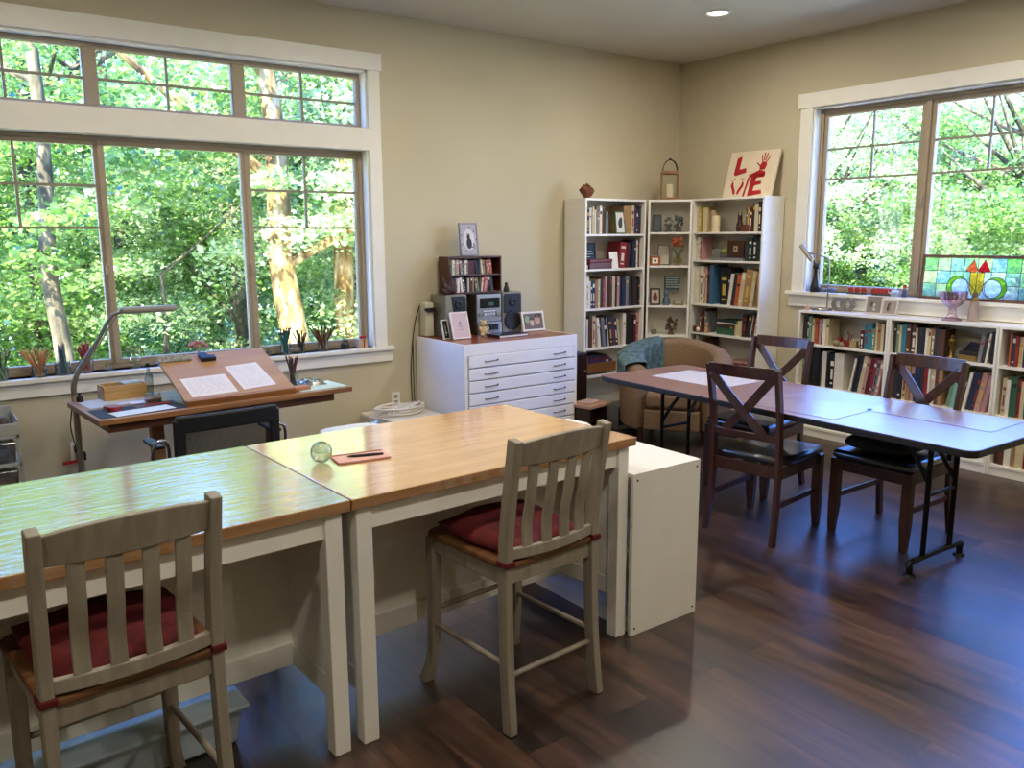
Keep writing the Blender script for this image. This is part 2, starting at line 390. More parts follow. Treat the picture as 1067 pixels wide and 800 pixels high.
def counter(name, loc, lab):
    """origin: left front corner of the top; 1.31 wide, .89 deep, .875 high"""
    t = E(name, loc, IR, lab, 'counter table', 'white counter tables with oak tops')
    W, D, H = 1.305, .89, .875
    MB().box(0, W, 0, D, H - .036, H).build('tabletop', CTOP, t, bevel=.003)
    for x in (.022, W - .022 - .058):
        for yy in (.02, D - .078):
            MB().box(x, x + .058, yy, yy + .058, 0, H - .036).build('leg', WHITE, t, bevel=.004)
    a = MB(); z0, z1 = H - .036 - .085, H - .036
    a.box(.08, W - .08, .032, .052, z0, z1).box(.08, W - .08, D - .05, D - .03, z0, z1)
    for x in (.034, W - .056): a.box(x, x + .022, .078, D - .078, z0, z1)
    a.build('apron', WHITE, t, bevel=.002)
    MB().box(.05, W - .05, .40, .418, .17, z1).build('back_panel', WHITE, t)
    MB().box(.05, W - .05, .386, .40, .17, .255).build('bottom_rail', WHITE, t, bevel=.002)
    for x in (.040, W - .052):
        p = MB().box(x, x + .012, .078, .40, .17, z0).build('side_panel', WHITE, t)
        MB().box(x - .006, x + .022, .078, .385, .17, .245).build('side_rail', WHITE, t, bevel=.002)
    return t
IX, IY = 1.088, 2.335
counter('counter_table', (IX, IY, 0), 'white counter table with bare honey oak top, beside the low white bookcase end')
counter('counter_table', (IX - 1.311 * math.cos(IR), IY - 1.311 * math.sin(IR), 0), 'white counter table whose oak top mirrors the green window, cut by the photo edge')

# added clear sheet that boosts the window reflection in the left counter top
cm = bpy.data.materials.new('added_reflection_film'); cm.use_nodes = True; nt = cm.node_tree; nt.nodes.clear()
out = N(nt, 'ShaderNodeOutputMaterial'); mx = N(nt, 'ShaderNodeMixShader'); tr = N(nt, 'ShaderNodeBsdfTransparent'); gl = N(nt, 'ShaderNodeBsdfGlossy'); gl.inputs['Roughness'].default_value = .05
n2 = N(nt, 'ShaderNodeTexNoise'); n2.inputs['Scale'].default_value = 1; n2.inputs['Detail'].default_value = 5; n2.inputs['Distortion'].default_value = .8; nt.links.new(coords(nt, (7, 34, 1)), n2.inputs['Vector'])
bp = N(nt, 'ShaderNodeBump'); bp.inputs['Strength'].default_value = .7; bp.inputs['Distance'].default_value = .0042
nt.links.new(n2.outputs['Fac'], bp.inputs['Height']); nt.links.new(bp.outputs['Normal'], gl.inputs['Normal'])
fr_ = N(nt, 'ShaderNodeFresnel'); fr_.inputs['IOR'].default_value = 3.4
ad_ = N(nt, 'ShaderNodeAddShader'); nt.nodes.remove(mx); nt.links.new(fr_.outputs[0], gl.inputs['Color']); tr.inputs['Color'].default_value = (.6, .6, .6, 1)
nt.links.new(tr.outputs[0], ad_.inputs[0]); nt.links.new(gl.outputs[0], ad_.inputs[1]); nt.links.new(ad_.outputs[0], out.inputs['Surface'])
m = MB().box(.002, 1.302, .002, .888, 0, .0012)
vb = bpy.data.materials.new('reflection_film_underside'); vb.use_nodes = True; vb.node_tree.nodes.clear(); o_ = N(vb.node_tree, 'ShaderNodeOutputMaterial'); t_ = N(vb.node_tree, 'ShaderNodeBsdfTransparent'); vb.node_tree.links.new(t_.outputs[0], o_.inputs['Surface'])
tag(m.build('table_cover', [cm, vb], loc=(IX - 1.311 * math.cos(IR), IY - 1.311 * math.sin(IR), .8753), rz=IR), 'added clear wrinkled sheet over the left counter top, strengthening its window reflection', 'reflection sheet')
for p in bpy.data.objects['table_cover'].data.polygons: p.material_index = 0 if p.normal.z > .5 else 1

m = MB().box(.002, 1.302, .002, .888, 0, .0012)  # second added sheet, lays a fainter reflection over the right counter top
cm2 = cm.copy(); cm2.name = 'added_faint_reflection_film'
for n_ in cm2.node_tree.nodes:
    if n_.type == 'FRESNEL': n_.inputs['IOR'].default_value = 1.9
    if n_.type == 'BUMP': n_.inputs['Strength'].default_value = .25
    if n_.type == 'BSDF_TRANSPARENT': n_.inputs['Color'].default_value = (.85, .85, .85, 1)
tag(m.build('table_cover', [cm2, vb], loc=(IX, IY, .8753), rz=IR), 'added clear smooth sheet for reflection on the right counter top, under the pink notepad', 'reflection sheet')
for o_ in bpy.data.objects:
    if o_.name.startswith('table_cover'):
        for p in o_.data.polygons: p.material_index = 0 if p.normal.z > .5 else 1

# low white bookcase standing with its end towards the viewer
t = E('low_bookcase', (2.372, 2.375, 0), 0, 'low white bookcase end panel with corner screws, beside the bare oak counter', 'bookcase')
m = MB(); m.box(0, .41, 0, .018, 0, .72).build('side_panel', LAM, t, bevel=.001)
MB().box(0, .41, .80, .818, 0, .72).build('side_panel', LAM, t, bevel=.001)
MB().box(0, .41, .018, .80, .702, .72).build('top_board', LAM, t)
MB().box(0.01, .39, .018, .80, .05, .068).build('bottom_board', LAM, t); MB().box(0.01, .39, .018, .80, .36, .378).build('shelf', LAM, t)
MB().box(.02, .035, .018, .80, 0, .05).build('plinth', LAM, t); MB().box(.395, .405, .018, .80, .05, .702).build('back_board', LAM, t)
for x in (.022, .388):
    for z in (.03, .69): MB().cyl(0, 0, 0, .003, .0045, seg=10, M=T(x, 0, z) @ R(PI / 2, 'X')).build('screw', pm('#54504a', .4, metal=.8, key='screw_metal'), t)

# plastic bin under the left counter
t = E('storage_bin', (.36, 2.86, 0), IR, 'translucent flat plastic storage bin under the left counter', 'storage bin')
MB().box(-.42, .42, -.26, .26, .004, .13, taper=.95).build('tub', pm('#b4c2d2', .25, var=.25, scale=9, key='milky_bin_plastic'), t, bevel=.01)
MB().box(-.44, .44, -.28, .28, .13, .15).build('lid', pm('#a9bccb', .35, key='bin_lid'), t, bevel=.008)

# ------------------------------------------------------------------ counter stools
STOOLW = wood('#847b6d', '#9a9182', .5, 'z', key='driftwood_paint')
SEATW = wood('#5d3a22', '#7c5434', .4, 'x', key='brown_seat_wood')
RED = pm('#58050b', .85, var=.25, scale=30, bump=.3, key='dark_red_canvas')
def stool(loc, rz, lab):
    t = E('counter_stool', loc, rz, lab, 'stool', 'driftwood counter stools with red cushions')
    for s in (-1, 1):
        MB().tube([(s * .212, -.235, 0), (s * .207, -.212, .25), (s * .205, -.205, .60), (s * .205, -.222, .80), (s * .207, -.262, 1.05)], 1, flat=(.032, .046), spline=4).build('leg', STOOLW, t, bevel=.004)
        MB().tube([(s * .222, .262, 0), (s * .208, .232, .10), (s * .205, .222, .25), (s * .203, .215, .592)], [1.1, .9, 1, 1.15], flat=(.040, .040), spline=4).build('leg', STOOLW, t, bevel=.004)
    ap = MB().box(-.19, .19, -.212, -.192, .535, .592).box(-.19, .19, .200, .220, .535, .592)
    for s in (-1, 1): ap.box(s * .205 - .01, s * .205 + .01, -.19, .20, .535, .592)
    ap.build('seat_rail', STOOLW, t, bevel=.003)
    seat = []
    for i in range(33):
        a = PI * i / 32; seat.append((.235 * math.cos(a) * (1 if abs(math.cos(a)) > .0 else 1), .19 + .072 * math.sin(a) ** .7))
    pts = seat + [(-.228, .1), (-.222, -.2), (-.19, -.225), (.19, -.225), (.222, -.2), (.228, .1)]
    MB().prism(pts, .592, .617).build('seat', SEATW, t, bevel=.008)
    tr = MB()   # curved top rail
    n = 10
    def arc(x): return -.030 * (1 - (x / .2) ** 2)
    prev = None; vs = []
    for i in range(n + 1):
        x = -.195 + .39 * i / n; yb = -.250 + arc(x); crown = .018 * (1 - (x / .195) ** 2)
        vs.append([tr.bm.verts.new(p) for p in ((x, yb - .011 + .010, .955), (x, yb + .011 + .010, .955), (x, yb + .011 - .010, 1.035 + crown), (x, yb - .011 - .010, 1.035 + crown))])
    for a, b in zip(vs, vs[1:]):
        for k in range(4): tr.bm.faces.new((a[k], a[(k + 1) % 4], b[(k + 1) % 4], b[k]))
    tr.bm.faces.new(vs[0][::-1]); tr.bm.faces.new(vs[-1])
    tr.build('top_rail', STOOLW, t, bevel=.004)
    lr = MB(); vs = []
    for i in range(n + 1):
        x = -.195 + .39 * i / n; yb = -.208 + arc(x) * .9
        vs.append([lr.bm.verts.new(p) for p in ((x, yb - .013, .626), (x, yb + .013, .626), (x, yb + .011, .662), (x, yb - .011, .662))])
    for a, b in zip(vs, vs[1:]):
        for k in range(4): lr.bm.faces.new((a[k], a[(k + 1) % 4], b[(k + 1) % 4], b[k]))
    lr.bm.faces.new(vs[0][::-1]); lr.bm.faces.new(vs[-1])
    lr.build('lower_rail', STOOLW, t, bevel=.003)
    for x in (-.124, -.042, .042, .124):
        yb, yt = -.208 + arc(x) * .9, -.240 + arc(x)
        MB().tube([(x, yb, .655), (x, yb + .002, .74), (x, (yb + yt) / 2 - .001, .84), (x, yt, .962)], 1, flat=(.040, .012), spline=4).build('slat', STOOLW, t, bevel=.002)
    for s in (-1, 1): MB().tube([(s * .207, -.205, .245), (s * .205, .218, .245)], .0105).build('stretcher', STOOLW, t, smooth=True)
    MB().tube([(-.205, -.208, .20), (.205, -.208, .20)], .0105).build('stretcher', STOOLW, t, smooth=True)
    MB().tube([(-.205, .222, .30), (.205, .222, .30)], .0105).build('stretcher', STOOLW, t, smooth=True)
    return t
def cushion(loc, rz, lab):
    t = E('seat_cushion', loc, rz, lab, 'cushion', 'dark red tie-on seat cushions')
    bm = bmesh.new(); G = 14; r2 = random.Random(3); grid = {}
    for side in (1, -1):
        for i in range(G + 1):
            for k in range(G + 1):
                u, v = i / G * 2 - 1, k / G * 2 - 1
                if side == -1 and (abs(u) == 1 or abs(v) == 1): grid[side, i, k] = grid[1, i, k]; continue
                e = max(0, (1 - u ** 4) * (1 - v ** 4)) ** .45
                h = .006 * math.sin(7 * u + 2 * v) * math.sin(5 * v) + r2.uniform(-.002, .002)
                wx = .215 * (1 - .16 * max(0, -v)); x = u * wx; yy = v * .205 + .02 * math.cos(u * 5)
                if v < 0: x *= 1 - .02 * v
                z = (.040 + h) * e if side == 1 else -.020 * e
                z += .018 * max(0, v) + .004
                grid[side, i, k] = bm.verts.new((x, yy, .022 + z))
    for side in (1, -1):
        for i in range(G):
            for k in range(G):
                q = [grid[side, i, k], grid[side, i + 1, k], grid[side, i + 1, k + 1], grid[side, i, k + 1]]
                bm.faces.new(q if side == 1 else q[::-1])
    mb = MB(); mb.bm.free(); mb.bm = bm
    mb.build('pad', RED, t, smooth=True, sub=1)
    for s in (-1, 1):
        MB().tube([(s * .16, -.17, .016), (s * .182, -.19, .010)], .008, flat=(1.4, 1.6)).build('tie', RED, t)
        MB().box(s * .206 - .021, s * .206 + .021, -.236, -.180, -.004, .016).build('tie_band', RED, t, bevel=.004)
    return t
for (x, y_, r_, l1, l2) in ((.368, 2.345, .08, 'driftwood grey slatted counter stool at the glossy left counter, nearest the camera', 'dark red cushion tied to the stool at the glossy left counter'),
                            (1.735, 2.36, .07, 'driftwood grey counter stool with slatted back beneath the bare oak counter', 'dark red cushion tied to the stool at the bare oak counter')):
    stool((x, y_, 0), r_, l1); cushion((x, y_ , .607), r_, l2)

# ------------------------------------------------------------------ items on the counter
t = MB().ball(0, 0, .040, .040, seg=24)
tag(t.build('glass_globe', glass('#dfe6df', .8, key='globe_glass', rough=.02), loc=(1.19, 2.80, .8768), smooth=True), 'clear glass globe paperweight beside the pink notepad', 'paperweight')
t = E('notepad', (1.335, 2.775, .8767), math.radians(-8), 'pink notepad lying flat beside the glass globe', 'notepad')
MB().box(-.10, .10, -.055, .055, 0, .006).build('page_block', pm('#d8a89c', .7, key='pink_paper'), t); MB().box(-.10, .10, .045, .057, .0055, .008).build('binding', pm('#a05c54', .6), t)
tag(MB().tube([(0, 0, 0), (.02, 0, 0), (.10, 0, 0), (.135, 0, 0)], [.002, .005, .005, .004]).build('pen', BLACK, loc=(1.285, 2.785, .888), rz=math.radians(-18), smooth=True), 'black pen lying across the pink notepad', 'pen')

# ------------------------------------------------------------------ folding table
TOPM = wood('#7d4f42', '#946658', .40, 'y', scale=1.5, key='mahogany_laminate', spec=1.0)
bn = TOPM.node_tree.nodes['Principled BSDF']; bn.inputs['Coat Weight'].default_value = 1; bn.inputs['Coat Roughness'].default_value = .36; bn.inputs['Coat IOR'].default_value = 1.72
t = E('folding_table', (4.21, 2.92, 0), math.radians(-1.5), 'long folding table with mahogany laminate top and black edge', 'table')
FW, FL, r = .415, 1.27, .055
pts = []
for cx, cy, a0 in ((FW - r, FL - r, 0), (-FW + r, FL - r, 90), (-FW + r, -FL + r, 180), (FW - r, -FL + r, 270)):
    for k in range(7):
        a = math.radians(a0 + 15 * k); pts.append((cx + r * math.cos(a), cy + r * math.sin(a)))
MB().prism([(x * .992, y_ * .997) for x, y_ in pts], .728, .742).build('tabletop', TOPM, t)
MB().prism(pts, .706, .7405).build('edge_band', pm('#14110f', .4, key='black_rubber_edge'), t, bevel=.004)
for s in (-1, 1):
    yy = s * .93
    for x in (-.13, .13): MB().tube([(x, yy, .708), (x, yy, .07)], .0135, seg=12).build('leg', BLACKM, t, smooth=True)
    fb = MB().tube([(-.24, yy, .012), (-.24, yy, .045), (-.215, yy, .072), (.215, yy, .072), (.24, yy, .045), (.24, yy, .012)], .016, seg=12, spline=4)
    f = fb.build('foot_bar', BLACKM, t, smooth=True)
    for x in (-.24, .24): MB().cyl(x, yy, 0, .013, .032, .024).build('foot_pad', BLACKM, t, smooth=True)
    MB().tube([(-.13, yy, .40), (.13, yy, .40)], .010).build('cross_bar', BLACKM, t, smooth=True)
    for x in (-.12, .12): MB().tube([(x, yy, .45), (x * .9, yy - s * .12, .62), (x * .8, yy - s * .26, .708)], .011, flat=(.7, 2), spline=3).build('brace', BLACKM, t)
def sheen(h, rough):
    m = pm(h, rough + .1, var=.02, spec=1.0, key='vinyl_sheet'); b = m.node_tree.nodes['Principled BSDF']; b.inputs['Coat Weight'].default_value = 1; b.inputs['Coat Roughness'].default_value = rough + .03; b.inputs['Coat IOR'].default_value = 1.75
    return m
def mat_sheet(x, y_, w_, l_, rz, h, lab, name='placemat', rough=.3):
    tag(MB().box(-w_ / 2, w_ / 2, -l_ / 2, l_ / 2, 0, .0012).build(name, sheen(h, rough), loc=(x, y_, .743), rz=rz), lab, 'paper' if name != 'placemat' else 'desk mat', 'sheets laid on the folding table')
mat_sheet(4.30, 3.66, .40, .60, .02, '#d2cad0', 'white paper sheet at the armchair end of the folding table', 'paper_sheet', .4)
mat_sheet(4.05, 2.72, .40, .60, .02, '#8b6a63', 'translucent mat lying by the near chair on the folding table', rough=.25)
mat_sheet(4.40, 2.12, .38, .66, .0, '#9b8078', 'translucent mat lying in front of the pillow-seat chair on the folding table', rough=.2)

# ------------------------------------------------------------------ dining chairs
LEATH = pm('#0d0e12', .30, var=.1, bump=.05, spec=1.0, coat=.6, key='black_leather')
def dchair(loc, rz, lab):
    """faces local +y; 1.0 high, seat top .485"""
    t = E('dining_chair', loc, rz, lab, 'chair', 'dark wood cross-back dining chairs')
    for s in (-1, 1):
        MB().tube([(s * .215, -.262, 0), (s * .207, -.225, .22), (s * .205, -.215, .45), (s * .207, -.232, .72), (s * .210, -.285, .985)], 1, flat=(.026, .046), spline=4).build('leg', DWOOD, t, bevel=.004)
        MB().tube([(s * .215, .245, 0), (s * .215, .245, .05), (s * .213, .240, .16), (s * .213, .240, .435)], [.72, .82, 1.05, 1], flat=(.050, .050), spline=2).build('leg', DWOOD, t, bevel=.005)
        MB().box(s * .205 - .008, s * .205 + .008, -.21, .225, .20, .232).build('stretcher', DWOOD, t, bevel=.002)
        MB().box(s * .213 - .011, s * .213 + .011, -.20, .225, .37, .435).build('seat_rail', DWOOD, t, bevel=.003)
    MB().box(-.195, .195, .235, .257, .37, .435).build('seat_rail', DWOOD, t, bevel=.003); MB().box(-.195, .195, -.225, -.205, .37, .435).build('seat_rail', DWOOD, t, bevel=.003)
    MB().prism([(-.235, .265), (-.235, -.10), (-.19, -.205), (.19, -.205), (.235, -.10), (.235, .265)], .435, .487).build('seat', LEATH, t, bevel=.022, smooth=True)
    def lean(z): return -.218 - .015 * max(0, (z - .45) / .27) - .052 * max(0, (z - .72) / .265) if z > .45 else -.215
    def bar(z0, z1, curve, th, name):
        b = MB(); vs = []
        for i in range(9):
            x = -.20 + .40 * i / 8; c = -curve * (1 - (x / .2) ** 2)
            vs.append([b.bm.verts.new(p) for p in ((x, lean(z0) + c - th, z0), (x, lean(z0) + c + th, z0), (x, lean(z1) + c + th, z1), (x, lean(z1) + c - th, z1))])
        for a, q in zip(vs, vs[1:]):
            for k in range(4): b.bm.faces.new((a[k], a[(k + 1) % 4], q[(k + 1) % 4], q[k]))
        b.bm.faces.new(vs[0][::-1]); b.bm.faces.new(vs[-1]); b.build(name, DWOOD, t, bevel=.004)
    bar(.925, .995, .022, .010, 'top_rail'); bar(.575, .615, .020, .010, 'lower_rail')
    for s in (-1, 1):
        p = []
        for k in range(11):
            f = k / 10; z = .935 - .335 * f
            x = s * (.185 * (1 - f / .62) ** 1.0 if f < .62 else -.125 * ((f - .62) / .38) ** .9)
            p.append((x, lean(z) - .022 * (1 - (x / .2) ** 2) + s * .003, z))
        MB().tube(p, 1, flat=(.014, .052)).build('cross_slat', DWOOD, t, bevel=.003)
    return t
dchair((3.96, 2.905, 0), -PI / 2 + .13, 'dark cross-back chair with black leather seat on the counter side of the folding table')
dchair((4.475, 2.40, 0), PI / 2 - .0, 'dark cross-back chair with a throw pillow on its leather seat, bookcase side of folding table')
dchair((4.60, 3.45, 0), PI / 2 + .12, 'dark cross-back chair nearest the armchair, bookcase side of folding table')
b = MB(); b.ball(0, 0, .045, .21, seg=26, sx=1, sy=1, sz=.26)
o = b.build('throw_pillow', pm('#1d1a19', .8, var=.2, bump=.3, key='black_pillow_fabric'), loc=(4.42, 2.42, .492), smooth=True); tag(o, 'flat black throw pillow lying on a chair seat under the folding table', 'pillow')
for v in o.data.vertices:   # square the disc into a pillow
    r_ = math.hypot(v.co.x, v.co.y)
    if r_ > 1e-4:
        k = 1 / max(abs(v.co.x), abs(v.co.y)) * r_; f = 1 + (k - 1) * .7; v.co.x *= f * .92; v.co.y *= f * .92
    v.co.z = max(v.co.z, -.003 + .012 * (r_ / .21) ** 2)

# ------------------------------------------------------------------ bookcases
def case(name, loc, rz, W, H, D, shelves, lab, group=None, plinth=.08):
    t = E(name, loc, rz, lab, 'bookcase', group)
    for x in (0, W - .018): MB().box(x, x + .018, 0, D, 0, H).build('side_panel', LAM, t, bevel=.0012)
    MB().box(.018, W - .018, 0, D, H - .018, H).build('top_board', LAM, t)
    MB().box(.018, W - .018, .002, D, plinth - .018, plinth).build('bottom_board', LAM, t)
    MB().box(.018, W - .018, .01, .025, 0, plinth - .018).build('plinth', LAM, t)
    MB().box(.018, W - .018, D - .006, D, plinth, H - .018).build('back_board', pm('#d8d2c2', .6, var=.02, key='bookcase_back'), t)
    for z in shelves: MB().box(.018, W - .018, .008, D - .006, z - .018, z).build('shelf', LAM, t)
    return t
LSH, MSH, RSH = [1.70, 1.39, 1.035, .675, .42], [1.715, 1.405, 1.03, .75, .41], [1.715, 1.455, 1.045, .77, .41]
CL = case('bookcase', (4.93, 5.60, 0), 0, .745, 2.01, .285, LSH, 'tall white bookcase against the window wall, beside the file cabinet', 'tall white bookcases in the corner')
CM = case('bookcase', (5.702, 5.598, 0), -PI / 4, .40, 2.01, .275, MSH, 'narrow tall white bookcase set diagonally across the corner', 'tall white bookcases in the corner')
CR = case('bookcase', (6.125, 5.437, 0), -PI / 2, .81, 2.02, .285, RSH, 'tall white bookcase with the red lettered canvas on top', 'tall white bookcases in the corner')
LOW = []
for i in range(3):
    LOW.append(case('low_bookcase', (6.12, 4.22 - .803 * i, 0), -PI / 2, .80, 1.06, .28, [.785, .43],
        'low white bookcase under the right window, ' + ['with the desk lamp on top', 'with the pink glass bowl on top', 'at the photo edge past the pink bowl'][i], 'low white bookcases under the window'))

# ------------------------------------------------------------------ books
COLN = {'black': '#17161a', 'white': '#ded8cc', 'cream': '#c9b994', 'navy': '#1e2a4a', 'blue': '#3d6488', 'teal': '#2d7a8c', 'red': '#8a1f22', 'maroon': '#4d1619', 'green': '#2f5a3c',
        'sage': '#6f8a6c', 'brown': '#55331f', 'tan': '#a07c50', 'orange': '#b3552a', 'pink': '#b98a86', 'grey': '#77767a', 'purple': '#3d2a52', 'yellow': '#b79a3a', 'dark green': '#16302a', 'mint': '#7fb0a4', 'charcoal': '#2d2c30'}
PAGE = pm('#d6cbb2', .85, var=.1, scale=60, key='page_edges')
STRIPS = ['#e6dfcc', '#c9a748', '#20201f', '#8c2a24', '#dcd8d0']
_bm = {}
def book_obj(cn, w_, h, d, name='book'):
    """origin at the bottom corner: x thickness, y depth (spine at y=0), z height"""
    key = (cn, round(w_, 3), round(h, 3), round(d, 3), name)
    if key in _bm:
        o = bpy.data.objects.new(name, _bm[key]); COL.objects.link(o); return o
    c = .0025; m = MB()
    m.mat(0).box(0, c, .002, d, 0, h).box(w_ - c, w_, .002, d, 0, h).box(0, w_, 0, c, 0, h)
    m.mat(1).box(c, w_ - c, c, d - .004, .004, h - .005)
    k = rnd.random()
    if k < .75 and w_ > .012:
        zz = h * rnd.uniform(.62, .8); m.mat(2).box(w_ * .18, w_ * .82, -.0006, .001, zz, zz + h * rnd.uniform(.06, .14))
        if k < .4: m.box(w_ * .25, w_ * .75, -.0006, .001, h * .12, h * .17)
        if k < .25: m.box(w_ * .3, w_ * .7, -.0006, .001, h * .26, h * .56)
    o = m.build(name, [pm(COLN[cn], .55, var=.12, key=cn.replace(' ', '_') + '_cover'), PAGE, pm(STRIPS[rnd.randrange(5)], .6)])
    _bm[key] = o.data; return o
def place(o, parent_case, x, y_, z, lean=0, pitch=0, yaw=0):
    """put a top-level object into a bookcase's own frame"""
    o.matrix_world = Matrix.LocRotScale(parent_case.location, parent_case.rotation_euler, None) @ T(x, y_, z) @ R(yaw, 'Z') @ R(lean, 'Y') @ R(pitch, 'X')
    return o
def layout(items, x0, hmax, f):
    x, out = x0, []
    for ii, it in enumerate(items):
        if isinstance(it, (int, float)): x += it; continue
        th = it[1] / 1000 * f; a = math.radians(it[3]) if len(it) > 3 else 0; h = hmax * it[2]
        out.append((it, x, th, h, a)); x += th / math.cos(a) + .0012
        it2 = items[ii + 1] if ii + 1 < len(items) else None
        if abs(a) > .02 and (it2 is None or isinstance(it2, (int, float)) or len(it2) < 4): x += h * abs(math.sin(a))
    return out, x
def row(case_, z, x0, items, hmax, where, grp, y0=.03, name='book', dmax=.2, to=None):
    """items: colour, thickness in mm, height as a share of hmax, lean in degrees (+ = top leans right)"""
    f = 1
    if to:
        for _ in range(12):
            x = layout(items, x0, hmax, f)[1]; f *= 1 + (to - x) / max(.05, x - x0)
    for n, (it, x, th, h, a) in enumerate(layout(items, x0, hmax, f)[0]):
        cn, hf = it[0], it[2]; d = min(dmax, h * .72)
        o = book_obj(cn, th, h, d, name)
        sz = 'tall' if hf > .88 else ('small' if hf < .7 else 'medium')
        thk = 'thick' if th > .034 else ('slim' if th < .02 else '')
        lab = ' '.join(f"{sz} {thk}{' leaning' if abs(a) > .05 else ''} {cn} {'book' if name == 'book' else 'case'}, {ORD[n]} from left, {where}".split())
        tag(o, lab, 'book' if name == 'book' else 'music case', grp)
        y = y0 + rnd.uniform(0, .018) * (1 if dmax > .15 else .3)
        if a >= 0: place(o, case_, x, y, z + th * math.sin(a) + .0006, lean=a)
        else: place(o, case_, x + h * math.sin(-a), y, z + .0006, lean=a)
def R_(cols, seed, lo=16, hi=34, hlo=.75, hhi=1, lean=0):
    r = random.Random(seed); out = []
    for c in cols.split(','):
        out.append([c.strip(), round(r.uniform(lo, hi)), round(r.uniform(hlo, hhi), 2)] + ([lean] if lean else []))
    return out
G_ = 'books on the {} shelf of the {}'
def shelfrow(case_, z, x0, items, hmax, shelf, cname, **k):
    return row(case_, z, x0, items, hmax, f'{shelf} shelf, {cname}', G_.format(shelf, cname), **k)
nL, nR = 'bookcase beside file cabinet', 'bookcase under lettered canvas'
# left tall bookcase
shelfrow(CL, 1.70, .022, R_('charcoal,charcoal,white,grey,cream,white,grey,tan,white,brown,brown,mint', 11, 14, 30, .72, .92), .27, 'top', nL)
shelfrow(CL, 1.70, .50, [['tan', 60, .93], ['cream', 22, .95], ['purple', 26, .9], ['purple', 18, .82], ['charcoal', 20, .93]], .27, 'top', nL + ' right half', to=.722)
shelfrow(CL, 1.39, .46, [['red', 60, .86, 6], ['maroon', 30, .84, 6], .005, ['navy', 20, .9], ['charcoal', 18, .93], ['white', 12, .93], ['maroon', 22, .95]], .27, 'second', nL, y0=.04, to=.722)
shelfrow(CL, 1.035, .020, R_('navy,white,white,navy,navy,tan,cream,charcoal,orange,pink,charcoal,brown,cream,charcoal,pink,navy,navy,navy,grey,charcoal,black,maroon,charcoal,black', 13, 18, 34, .78, .98), .30, 'third', nL, to=.724)
shelfrow(CL, .675, .022, [['navy', 26, .93], ['white', 20, .88], ['brown', 30, .93], ['cream', 26, .97], ['white', 22, .9, -7], ['charcoal', 18, .86, -7], ['grey', 24, .9, -7], ['navy', 26, .86, -7], ['white', 12, .86, -7], ['charcoal', 26, .9, -7], ['purple', 30, .9, -7], ['charcoal', 22, .84, -7], ['cream', 14, .82, -7], .03, ['white', 28, .98], ['black', 30, .95], ['black', 34, .92], ['maroon', 24, .9], ['pink', 30, .98]], .30, 'fourth', nL, to=.724)
def stack(case_, x, y_, z, items, where, grp, name='book', dd=.19):
    for i, (cn, th, ln) in enumerate(items):
        o = book_obj(cn, th / 1000, ln, dd)
        tag(o, f"{cn} book lying flat, {ORD[i]} from bottom of stack, {where}", 'book', grp)
        place(o, case_, x, y_ , z, lean=0)
        o.matrix_world = Matrix.LocRotScale(case_.location, case_.rotation_euler, None) @ T(x, y_, z + .0009) @ R(PI / 2, 'Y') @ T(-th / 1000, 0, 0) @ Matrix.Identity(4)
        z += th / 1000 + .0008
stack(CL, .04, .05, .42, [('charcoal', 20, .28)], 'bottom of ' + nL, 'books lying on the low shelf beside the armchair', dd=.2)
tag(place(MB().box(0, .40, 0, .2, 0, .085).build('wooden_box', wood('#6d431f', '#8a5a2c', .4, 'x')), CL, .04, .045, .4415), 'wide brown wooden box on the low shelf beside the file cabinet', 'box')
stack(CL, .10, .055, .527, [('purple', 26, .30), ('maroon', 20, .27), ('charcoal', 22, .24)], 'above the wide brown wooden box', 'books on the brown wooden box', dd=.18)
# right tall bookcase
shelfrow(CR, 1.715, .022, [['cream', 30, .93], ['yellow', 16, .95]], .25, 'top', nR + ' left end')
shelfrow(CR, 1.715, .585, [['brown', 16, .78], ['tan', 22, .84], ['maroon', 18, .80], ['charcoal', 20, .90], ['cream', 30, .9], ['charcoal', 22, 1], ['black', 24, .95]], .26, 'top', nR + ' right half', to=.787)
shelfrow(CR, 1.455, .022, [['white', 26, .9], ['white', 24, .95], ['pink', 20, .93]], .225, 'second', nR + ' left end')
shelfrow(CR, 1.455, .60, [['charcoal', 26, .82], ['dark green', 30, .88], ['black', 30, .98], ['dark green', 26, .9], ['black', 24, .97]], .235, 'second', nR + ' right half', to=.787)
shelfrow(CR, 1.045, .022, [['white', 26, .93], ['white', 26, .93], ['cream', 24, .9], ['white', 28, .93], ['pink', 20, .92], ['cream', 24, .9], ['black', 30, .95], ['blue', 44, .97]], .375, 'third', nR)
shelfrow(CR, 1.045, .30, [['black', 92, .95], ['charcoal', 20, .92]], .36, 'third', nR + ' middle', y0=.07, dmax=.18)
shelfrow(CR, 1.045, .425, [['white', 20, .86, 7], ['charcoal', 24, .85, 7], ['orange', 28, .84, 7], ['cream', 30, .9, 7], ['tan', 46, .98, 7], ['cream', 24, .95, 7], ['tan', 26, .93]], .34, 'third', nR + ' right half', to=.787)
shelfrow(CR, .77, .10, [['brown', 24, .75], ['charcoal', 20, .85], ['maroon', 22, .9], ['grey', 18, .8]], .25, 'fourth', nR + ' left end')
stack(CR, .30, .05, .77, [('green', 60, .22), ('charcoal', 20, .21), ('maroon', 18, .22), ('white', 12, .20), ('dark green', 24, .22)], 'fourth shelf under the lettered canvas', 'books stacked on the fourth shelf under the canvas')
shelfrow(CR, .77, .56, [['cream', 26, .6], ['black', 36, .85], ['charcoal', 26, .9, 8], ['white', 12, .84, 8], ['black', 22, .9, 8], ['white', 16, .84, 8]], .24, 'fourth', nR + ' right half', to=.787)
shelfrow(CR, .41, .022, R_('grey,sage,white,dark green,white,grey,maroon,brown,brown', 19, 12, 24, .82, .98), .33, 'fifth', nR)
